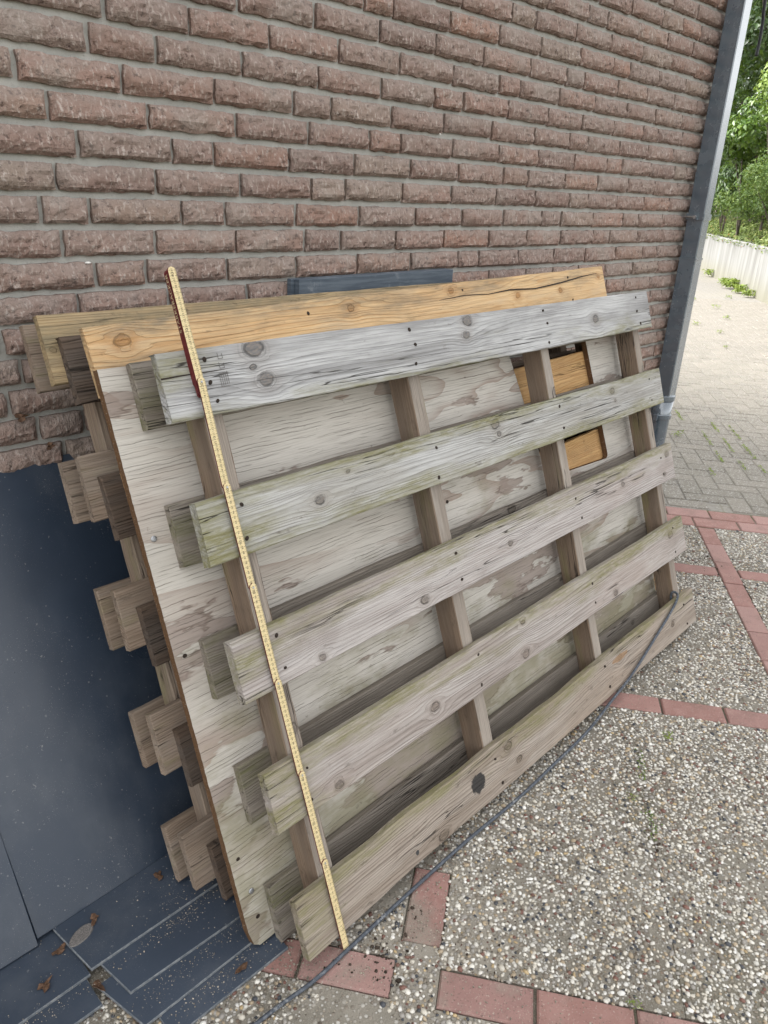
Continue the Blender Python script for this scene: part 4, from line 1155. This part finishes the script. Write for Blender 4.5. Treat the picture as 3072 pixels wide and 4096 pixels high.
# ------------------------------------------------------------------ grey cable running over the paving and up onto the pallet
g_pts = [(.30, -.893, .007), (.526, -.885, .007), (.658, -.893, .007), (.752, -.889, .0075), (.935, -.879, .007), (1.16, -.870, .007), (1.387, -.869, .007), (1.571, -.858, .007)]
def slat_pt(x, s, off=.0075): return tuple(B0 + AX * x + UPV * s + NN * off)
g_pts += [(1.756, -.846, .0085), slat_pt(1.925, .030, .0085), slat_pt(2.034, .046), slat_pt(2.124, .067), slat_pt(2.27, .109), slat_pt(2.407, .152, .0085), slat_pt(2.475, .176, .0045), slat_pt(2.496, .188, -.008), slat_pt(2.497, .180, -.028), slat_pt(2.495, .10, -.037), slat_pt(2.49, .05, -.037)]
g_pts = [p if p[2] > .0065 else (p[0], p[1], .0066) for p in g_pts]
V, F = tube(smooth_path(g_pts, 7), .0044, 10)
oc = Vector((.749, -.898, 0))
o = link('cable', mesh([Vector(v) - oc for v in V], F, smooth=True), MCAB); o.location = oc
tag(o, 'dusty dark grey cable running over the paving and up across the lowest slat', 'cable')

# ------------------------------------------------------------------ retaining wall, slope and planting
WD = Vector((.834, .552, 0)); WN = Vector((.552, -.834, 0)); WO = Vector((13.665, 3.0, 0))
def rw(t, o=0., z=0.): return WO + WD * t + WN * o + Vector((0, 0, z))
RW = empty('retaining_wall', Matrix.Translation(rw(0)), 'low pale concrete retaining wall with dark streaks below the hedge', 'retaining wall')
seams = [-6, -3.5, -1.0, 1.45, 3.9, 6.35, 8.8, 11.3, 14]
for i in range(len(seams) - 1):
    t0, t1 = seams[i] + .006, seams[i + 1] - .006
    zt = .865 + (.004 if i % 2 else 0)
    V = []; n = 6
    for ti in np.linspace(t0, t1, n):
        for o_, z_ in ((0, -.05), (0, zt - .015), (.015, zt), (.2, zt), (.2, -.05)): V.append(rw(ti, o_, z_) - WO)
    F = [(a * 5 + k, a * 5 + (k + 1) % 5, (a + 1) * 5 + (k + 1) % 5, (a + 1) * 5 + k) for a in range(n - 1) for k in range(5)]
    F += [(0, 1, 2, 3, 4), tuple(range(n * 5 - 1, n * 5 - 6, -1))]
    link('wall_slab', mesh(V, F), MRET, RW)
V = []; F = []
NT, NO = 40, 14
for i in range(NT + 1):
    for j in range(NO + 1):
        t_ = -4 + 34 * i / NT; o_ = .19 + 7 * (j / NO) ** 1.3
        V.append(tuple(rw(t_, o_, .80 + .34 * o_ - .006 * o_ * o_)))
for i in range(NT):
    for j in range(NO):
        a = i * (NO + 1) + j; F.append((a, a + 1, a + NO + 2, a + NO + 1))
tag(link('hillside', mesh(V, F), MSOIL), kind='structure')

ML_LAUREL = m_leaf('laurel_leaf', [(0, (.022, .052, .009)), (.5, (.062, .125, .020)), (1, (.16, .245, .042))], .32, .5)
ML_DARK = m_leaf('dark_leaf', [(0, (.012, .030, .008)), (.6, (.035, .075, .016)), (1, (.09, .15, .03))], .4, .5)
ML_PALE = m_leaf('pale_green_leaf', [(0, (.06, .11, .02)), (.5, (.12, .20, .035)), (1, (.24, .31, .065))], .45, .4)
ML_YEW = m_leaf('fine_green_leaf', [(0, (.022, .045, .010)), (.6, (.06, .108, .022)), (1, (.14, .19, .045))], .5, .3)
ML_IVY = m_leaf('ground_cover_leaf', [(0, (.04, .07, .015)), (.5, (.13, .18, .045)), (.85, (.26, .30, .10)), (1, (.30, .14, .06))], .5, .3)
ML_WEED = m_leaf('weed_leaf', [(0, (.10, .17, .025)), (1, (.25, .31, .06))], .5, .3)

def leaves(C, Nrm, size, tint, aspect=.45, droop=.25, fold=.25, jit=.8):
    """one folded diamond-shaped leaf (4 triangles) per centre"""
    n = len(C); Nrm = Nrm / (np.linalg.norm(Nrm, axis=1, keepdims=True) + 1e-9)
    Nn = Nrm + nr.normal(0, jit * .5, (n, 3)); Nn /= np.linalg.norm(Nn, axis=1, keepdims=True)
    D = nr.normal(0, 1, (n, 3)); D[:, 2] -= droop * 2; D -= Nn * (D * Nn).sum(1, keepdims=True); D /= np.linalg.norm(D, axis=1, keepdims=True)
    B = np.cross(Nn, D); s = size * nr.uniform(.6, 1.3, n); s = s[:, None]
    p0 = C - D * s * .5; p3 = C + D * s * .5 - Nn * s * .12
    m = C + Nn * 0
    l = C + B * s * aspect * .5 + Nn * s * fold * .3 - D * s * .05; r_ = C - B * s * aspect * .5 + Nn * s * fold * .3 - D * s * .05
    V = np.stack([p0, r_, m, l, p3], 1).reshape(-1, 3)
    F = np.array([(0, 1, 2), (0, 2, 3), (2, 1, 4), (3, 2, 4)])[None] + (np.arange(n) * 5)[:, None, None]
    col = np.repeat(np.clip(tint, 0, 1)[:, None], 5, 0)
    return V, F.reshape(-1, 3), np.concatenate([col, col, col], 1)

def crown(center, rad, n, size, clumps=14, aspect=.45, seed=0, droop=.25, tb=.45, tv=.2):
    """leaf cloud made of uneven clumps, normals outward"""
    center = np.array(center); rad = np.array(rad)
    d = nr.normal(0, 1, (clumps, 3)); d /= np.linalg.norm(d, axis=1, keepdims=True)
    cc = d * nr.uniform(.35, .95, (clumps, 1)); cr_ = nr.uniform(.28, .5, clumps)
    idx = nr.randint(0, clumps, n)
    q = nr.normal(0, 1, (n, 3)); q /= np.linalg.norm(q, axis=1, keepdims=True)
    rr = cr_[idx][:, None] * nr.uniform(.55, 1.05, (n, 1)) ** .5
    P = (cc[idx] + q * rr) * rad + center
    ct = nr.uniform(-tv, tv, clumps)
    tint = tb + ct[idx] + nr.normal(0, .17, n)
    return leaves(P, q + np.array([0, 0, .35]), size, tint, aspect, droop)

def bush(name, base, center, rad, n, size, mat, label, cat, group=None, trunk_r=.03, clumps=14, aspect=.45, tb=.45, droop=.25, limbs=5):
    b0 = Vector(base)
    root = empty(name, Matrix.Translation(b0), label, cat, group)
    c0 = Vector(center)
    V, F, C = crown(c0 - b0, rad, n, size, clumps, aspect, 0, droop, tb)
    link('crown', fast_mesh(V, F, 'crown', False, C), mat, root)
    TV, TF = [], []
    rr = random.Random(int(n + rad[0] * 100))
    top = c0 - b0
    def addt(pts, radii):
        v, f = tube(pts, .01, 7, True, radii); k = len(TV); TV.extend(v); TF.extend(tuple(k + q for q in ff) for ff in f)
    addt([Vector((0, 0, -.1)), top * .4 + Vector((.04, .03, 0)), top * .8, top + Vector((0, 0, rad[2] * .5))], [trunk_r, trunk_r * .8, trunk_r * .55, trunk_r * .2])
    for i in range(limbs):
        s = top * rr.uniform(.3, .8); e = top + Vector((rr.uniform(-.8, .8) * rad[0], rr.uniform(-.8, .8) * rad[1], rr.uniform(-.3, .8) * rad[2]))
        addt([s, (s + e) / 2 + Vector((0, 0, .08)), e], [trunk_r * .5, trunk_r * .35, trunk_r * .12])
    link('trunk', mesh(TV, TF), MBARK, root)
    return root
def hz(x, y):      # height of the slope
    o_ = (Vector((x, y, 0)) - WO).dot(WN); return .80 + .34 * o_ - .006 * o_ * o_ if o_ > .19 else 0
def plant(name, x, y, zc, rad, n, size, mat, label, cat, **kw):
    return bush(name, (x, y, hz(x, y) - .03), (x, y, zc), rad, n, size, mat, label, cat, **kw)
GB = 'shrubs on the slope above the retaining wall'
plant('laurel_shrub', 17.25, 5.25, 2.75, (1.05, 1.0, .75), 5200, .125, ML_LAUREL, 'glossy bright green laurel shrub beside the downpipe, half way up the greenery', 'shrub', group=GB, tb=.62, trunk_r=.04)
plant('rhododendron_shrub', 18.6, 6.15, 1.85, (.75, .75, .75), 2200, .15, ML_DARK, 'dark shrub with drooping long leaves low beside the downpipe bracket', 'shrub', group=GB, aspect=.3, droop=.8, tb=.6)
plant('fine_leaved_shrub', 16.35, 4.45, 1.72, (.85, .8, .62), 7000, .06, ML_YEW, 'fine-leaved mid green shrub above the pale concrete wall', 'shrub', group=GB, tb=.6, clumps=22)
plant('maple_sapling', 16.25, 4.42, 3.35, (.7, .7, .62), 2600, .10, ML_PALE, 'pale yellow-green young tree with loose leaves in front of the dark tree', 'tree', tb=.6, clumps=16, trunk_r=.03)
plant('berry_shrub', 15.1, 3.75, 1.95, (.75, .7, .6), 5200, .06, ML_YEW, 'fine shrub at the right edge with a few reddish tips, above the wall', 'shrub', group=GB, tb=.7, clumps=20)
plant('dark_tree', 19.6, 5.9, 5.3, (2.3, 2.2, 2.2), 15000, .13, ML_DARK, 'tall dark green tree at the top right corner beside the cable end', 'tree', tb=.5, clumps=40, trunk_r=.12, limbs=9)
plant('dark_tree', 22.5, 8.9, 4.6, (2.4, 2.4, 2.6), 12000, .14, ML_DARK, 'dark tree showing right beside the upper downpipe', 'tree', tb=.55, clumps=36, trunk_r=.12, limbs=9)
plant('hedge_shrub', 20.2, 6.9, 2.6, (1.5, 1.3, 1.5), 7000, .11, ML_LAUREL, 'mid green hedge shrub behind the laurel, next to the downpipe', 'shrub', group=GB, tb=.38, clumps=24)
plant('hedge_shrub', 24.5, 9.9, 2.2, (1.8, 1.6, 2.0), 7000, .12, ML_DARK, 'farthest dark hedge shrub low behind the downpipe', 'shrub', group=GB, tb=.6, clumps=24)
plant('dark_tree', 17.2, 3.2, 4.9, (1.6, 1.6, 1.7), 8000, .12, ML_DARK, 'dark tree crown cut by the right edge above the pale young tree', 'tree', tb=.55, clumps=30, trunk_r=.1, limbs=8)
plant('dark_tree', 25.5, 9.6, 6.4, (2.6, 2.6, 3.0), 11000, .16, ML_DARK, 'farthest dark tree, filling the gap behind the others at the top right', 'tree', tb=.42, clumps=36, trunk_r=.14, limbs=9)
# ground cover spilling over the wall
n = 17000
tt = nr.uniform(-5, 12.5, n); oo = np.abs(nr.normal(0, .55, n)) + .02 - .10 * nr.uniform(0, 1, n) ** 3
bumpz = fbm(np.stack([tt * 2.2, oo * 3, oo * 0], 1), 4, 3)
zz = .84 + .34 * np.clip(oo, 0, 9) + bumpz * .30 * np.clip(oo * 4 + .4, 0, 1) * nr.uniform(.2, 1, n)
zz = np.where(oo < .02, .86 - .10 * nr.uniform(0, 1, n) * bumpz * 1.6, zz)
P = np.stack([WO.x + WD.x * tt + WN.x * oo, WO.y + WD.y * tt + WN.y * oo, zz], 1)
V, F, Cc = leaves(P, np.tile([-.3, .4, .8], (n, 1)), .062, .5 + nr.normal(0, .2, n), .55, .2)
tag(link('ground_cover', fast_mesh(V, F, 'gc', False, Cc), ML_IVY), 'variegated ground cover spilling over the top of the retaining wall', None, None, 'stuff')

# weeds on the driveway
def weed(x, y, h, n, label, grp=None, wide=1.0, z=0):
    o_ = []
    a = nr.uniform(0, 6.28, n); rr_ = nr.uniform(.0, .55, n) * h * wide
    P = np.stack([np.cos(a) * rr_, np.sin(a) * rr_, nr.uniform(.12, .75, n) * h], 1)
    N = np.stack([np.cos(a) * .5, np.sin(a) * .5, np.ones(n)], 1)
    V, F, C = leaves(P, N, h * .6, .6 + nr.normal(0, .22, n), .2, -.3)
    V[:, 2] = np.maximum(V[:, 2], .0)
    ob = link('weed', fast_mesh(V, F, 'weed', False, C), ML_WEED); ob.location = (x, y, z)
    return tag(ob, label, 'weed', grp)
GW = 'weeds growing in the paving joints'
for t_, h_, n_, lb in ((1.25, .16, 90, 'leafy weed clump at the foot of the retaining wall, nearest the right edge'),
                       (1.9, .2, 110, 'tall bright weed clump at the foot of the retaining wall, right of the middle'),
                       (2.7, .24, 140, 'biggest weed clump at the foot of the pale retaining wall'),
                       (3.5, .17, 90, 'weed clump left of the biggest one along the retaining wall'),
                       (5.4, .2, 80, 'farthest weed clump at the wall foot, beside the downpipe')):
    p = rw(t_, -.10); weed(p.x, p.y, h_, n_, lb, GW, 1.5)
for x, y, h_, lb in ((13.9, 3.85, .09, 'weed tuft just out from the biggest clump at the retaining wall'), (13.1, 4.1, .08, 'weed tuft in the far driveway midway between pipe and retaining wall'),
                     (12.3, 3.35, .09, 'weed tuft in front of the right-hand wall clumps, toward the camera'), (11.4, 3.5, .08, 'weed tuft in the driveway beside the straight part of the downpipe'),
                     (11.3, 2.75, .08, 'flat weed tuft near the right edge, upper row on the driveway'), (10.3, 2.75, .07, 'lone weed tuft in the middle of the upper driveway'),
                     (9.9, 2.25, .06, 'low weed tuft at the right of the driveway, centre row'), (9.0, 2.35, .06, 'lowest weed tuft in the scatter left of the driveway middle'),
                     (8.9, 1.75, .05, 'lowest weed tuft in the scatter at the right of the driveway'), (14.9, 5.2, .10, 'weed tuft left of the wall clumps, close beside the downpipe')):
    weed(x, y, h_, 24, lb, GW, 1.6)
weed(1.93, -1.02, .030, 22, 'tiny green weed sprouting from the pebbly slab right of the cable', GW, 1.2)
weed(1.62, -1.07, .022, 16, 'tiny moss tuft in the slab joint nearer the camera', GW, 1.5)
weed(5.02, .45, .05, 26, 'yellow-green weed tuft in the driveway beside the foot of the downpipe', GW, 1.6)
weed(1.10, -1.36, .022, 18, 'green weed tuft at the bottom right brick band', GW, 1.4)
# moss lying in the herringbone joints
V0 = []; F0 = []; T0 = []
for (u0, u1, v_) in ((4.253, 4.6, 2.654), (3.895, 4.141, 2.651), (4.137, 4.467, 2.769), (4.472, 4.823, 2.884), (4.029, 4.353, 2.875), (4.847, 5.156, 2.563), (4.603, 4.884, 2.771), (3.739, 3.904, 2.869), (3.773, 3.969, 2.758), (3.6, 3.75, 2.54)):
    n = int((u1 - u0) * 330); uu = nr.uniform(u0, u1, n); vv = v_ + nr.normal(0, .006, n)
    P = np.stack([uu * CU + vv * SU, uu * SU - vv * CU - .0648, nr.uniform(-.002, .006, n)], 1)
    a, f, c = leaves(P, np.tile([0, 0, 1.], (n, 1)), .009, .75 + nr.normal(0, .2, n), .8, 0)
    F0.append(f + sum(len(q) for q in V0)); V0.append(a); T0.append(c)
for (u0, u1, v_, dens) in ((-.05, 1.12, 1.794, 500), (.2, .42, 1.30, 300)):
    n = int((u1 - u0) * dens); uu = nr.uniform(u0, u1, n); vv = v_ + nr.normal(0, .008, n)
    k = vnoise(np.stack([uu * 9, vv * 9, uu * 0], 1), 3) > .55; uu, vv = uu[k], vv[k]; n = len(uu)
    P = np.stack([uu * CU + vv * SU, uu * SU - vv * CU - .0648, nr.uniform(-.002, .003, n)], 1)
    a, f, c = leaves(P, np.tile([0, 0, 1.], (n, 1)), .006, .15 + nr.normal(0, .2, n), .8, 0)
    F0.append(f + sum(len(q) for q in V0)); V0.append(a); T0.append(c)
tag(link('joint_moss', fast_mesh(np.concatenate(V0), np.concatenate(F0), 'mo', False, np.concatenate(T0)), ML_WEED, driveway), kind='stuff')

# ------------------------------------------------------------------ dry leaves, soil crumbs, flecks
def dry_leaf(x, y, z, size, label, rz=0., tilt=(0, 0), seed=0):
    rr = random.Random(seed); n = 11; V = [(0, 0, .15 * size)]
    for k in range(n):
        a = 2 * math.pi * k / n; r_ = size * (.5 + .28 * math.sin(a * 2.5 + seed) * rr.uniform(.4, 1.2)) * (1.5 if k in (0,) else 1)
        V.append((r_ * math.cos(a) * 1.25, r_ * math.sin(a) * .75, rr.uniform(0, .35) * size))
    F = [(0, 1 + k, 1 + (k + 1) % n) for k in range(n)]
    me = mesh(V, F, smooth=False)
    o = link('dry_leaf', me, MDRY)
    o.location = (x, y, z); o.rotation_euler = (tilt[0], tilt[1], rz)
    md = o.modifiers.new('s', 'SOLIDIFY'); md.thickness = .0008
    return tag(o, label, 'leaf', 'dry brown leaves')
dry_leaf(.262, -.553, .0175, .024, 'curled brown leaf lying on the left slate-blue plank', .5, (0, 0), 3)
dry_leaf(.548, -.478, .030, .022, 'small brown leaf in the gap at the foot of the large leaning panel', .9, (.3, 0), 4)
dry_leaf(.392, -.488, .0295, .020, 'brown leaf scrap at the panel foot nearer the lower left', .6, (.2, 0), 5)
dry_leaf(.338, -.625, .014, .024, 'yellowish crumpled leaf between the stepped planks', 1.6, (.2, .3), 6)
dry_leaf(.565, -.775, .0085, .018, 'reddish leaf scrap on the lowest plank by the plywood foot', .2, (0, 0), 7)
dry_leaf(.312, -.500, .019, .020, 'long brown leaf wedged at the lower corner of the leaning panel', .35, (.1, 0), 8)
dry_leaf(.555, -.010, .990, .022, 'brown curled leaf caught on the mortar at the left of the brick wall', .3, (1.0, 0), 9)
dry_leaf(.610, -.012, .915, .018, 'red-brown round leaf on the bricks just above the dark panel', .1, (1.2, 0), 10)
# pebble-grey speckled flake on the top plank
out = [(.030 * math.cos(t_) * (1 + .22 * math.cos(t_)), .0135 * math.sin(t_) * (1.1 + .35 * math.cos(t_))) for t_ in np.linspace(0, 2 * math.pi, 18, endpoint=False)]
V = [(x, y, 0) for x, y in out] + [(x * .95, y * .93, .003) for x, y in out]
F = [(k, (k + 1) % 18, 18 + (k + 1) % 18, 18 + k) for k in range(18)] + [tuple(range(18, 36))]
o = link('felt_scrap', mesh(V, F), m_plain('speckled_roofing_felt', (.11, .10, .095), (.21, .195, .18), 420, .95)); o.location = (.352, -.505, .0278); o.rotation_euler[2] = .35
tag(o, 'grey-brown rounded scrap of roofing felt at the foot of the panel', 'felt scrap')
# crumbs
def crumbs(cx, cy, n, spread, smin, smax, dark=True, z=0., stretch=(1, 1), rot=0):
    a = nr.normal(0, spread, n); b_ = nr.normal(0, spread, n) * stretch[1]; a = a * stretch[0]
    x = cx + a * math.cos(rot) - b_ * math.sin(rot); y = cy + a * math.sin(rot) + b_ * math.cos(rot)
    s = smin + (smax - smin) * nr.uniform(0, 1, n) ** 3
    c = np.array((.035, .026, .02)) * nr.uniform(.6, 1.6, (n, 1)) if dark else np.array((.26, .23, .185)) * nr.uniform(.6, 1.5, (n, 1))
    return np.stack([x, y, np.full(n, z)], 1), s, c
L_ = [crumbs(.80, -.935, 26, .018, .0015, .0055), crumbs(.775, -.985, 22, .014, .0015, .006), crumbs(.735, -.905, 14, .02, .001, .004), crumbs(.86, -.965, 14, .018, .001, .0045),
      crumbs(.93, -.92, 12, .012, .001, .005), crumbs(1.02, -1.12, 14, .05, .001, .004), crumbs(1.52, -1.20, 6, .01, .001, .005), crumbs(3.2, -.55, 60, .11, .001, .0045, True, 0., (1.6, .6), R(35)),
      crumbs(.78, -.92, 900, .16, .0008, .0026, False, 0., (1.4, .55), -.1), crumbs(1.5, -.86, 900, .5, .0008, .0022, False, 0., (1., .06), 0.02),
      crumbs(.62, -.83, 350, .05, .0008, .003, False, 0.), crumbs(1.0, -1.15, 900, .2, .0008, .0024, False), crumbs(2.2, -.75, 500, .35, .0008, .0022, False, 0, (1, .08), .05)]
P = np.concatenate([l[0] for l in L_]); S_ = np.concatenate([l[1] for l in L_]); C_ = np.concatenate([l[2] for l in L_])
tag(link('soil_crumbs', pebble_mesh(P, S_, C_, .5, .9), MCRUMB), 'dark soil crumbs and sand grains scattered along the foot of the pallet', None, None, 'stuff')
# grit along plank edges
L_ = [crumbs(.55, -.60, 260, .10, .0006, .0016, False, .0215, (1.2, .1), .08), crumbs(.58, -.545, 220, .06, .0006, .0015, False, .028), crumbs(.5, -.70, 200, .10, .0006, .0016, False, .0140, (1.1, .12), .02),
      crumbs(.55, -.76, 260, .08, .0006, .0018, False, .0062, (1., .25), .0), crumbs(.2, -.60, 160, .12, .0006, .0014, False, .0095, (1, .08), .03), crumbs(.25, -.53, 120, .08, .0006, .0013, False, .0165)]
P = np.concatenate([l[0] for l in L_]); S_ = np.concatenate([l[1] for l in L_]); C_ = np.concatenate([l[2] for l in L_])
tag(link('plank_grit', pebble_mesh(P, S_, C_ * 1.25, .3, .9), MCRUMB), 'pale grit and dust on the slate-blue planks', None, None, 'stuff')
# pale flecks on mortar ledges
for i, (x, z, s) in enumerate(((.745, 1.305, .006), (1.86, 1.64, .004))):
    V, F = lathe([(s * .3, -.4 * s), (s, 0), (s * .5, .5 * s)], 6)
    o = link('mortar_fleck', mesh([(a * 1.3, b_ * .6, c) for a, b_, c in V], F), MWHITE); o.location = (x, -.004, z)
    tag(o, ('white crumb lying on a mortar ledge at the left of the brick wall', 'white fleck on a brick in the middle of the wall')[i], 'crumb')
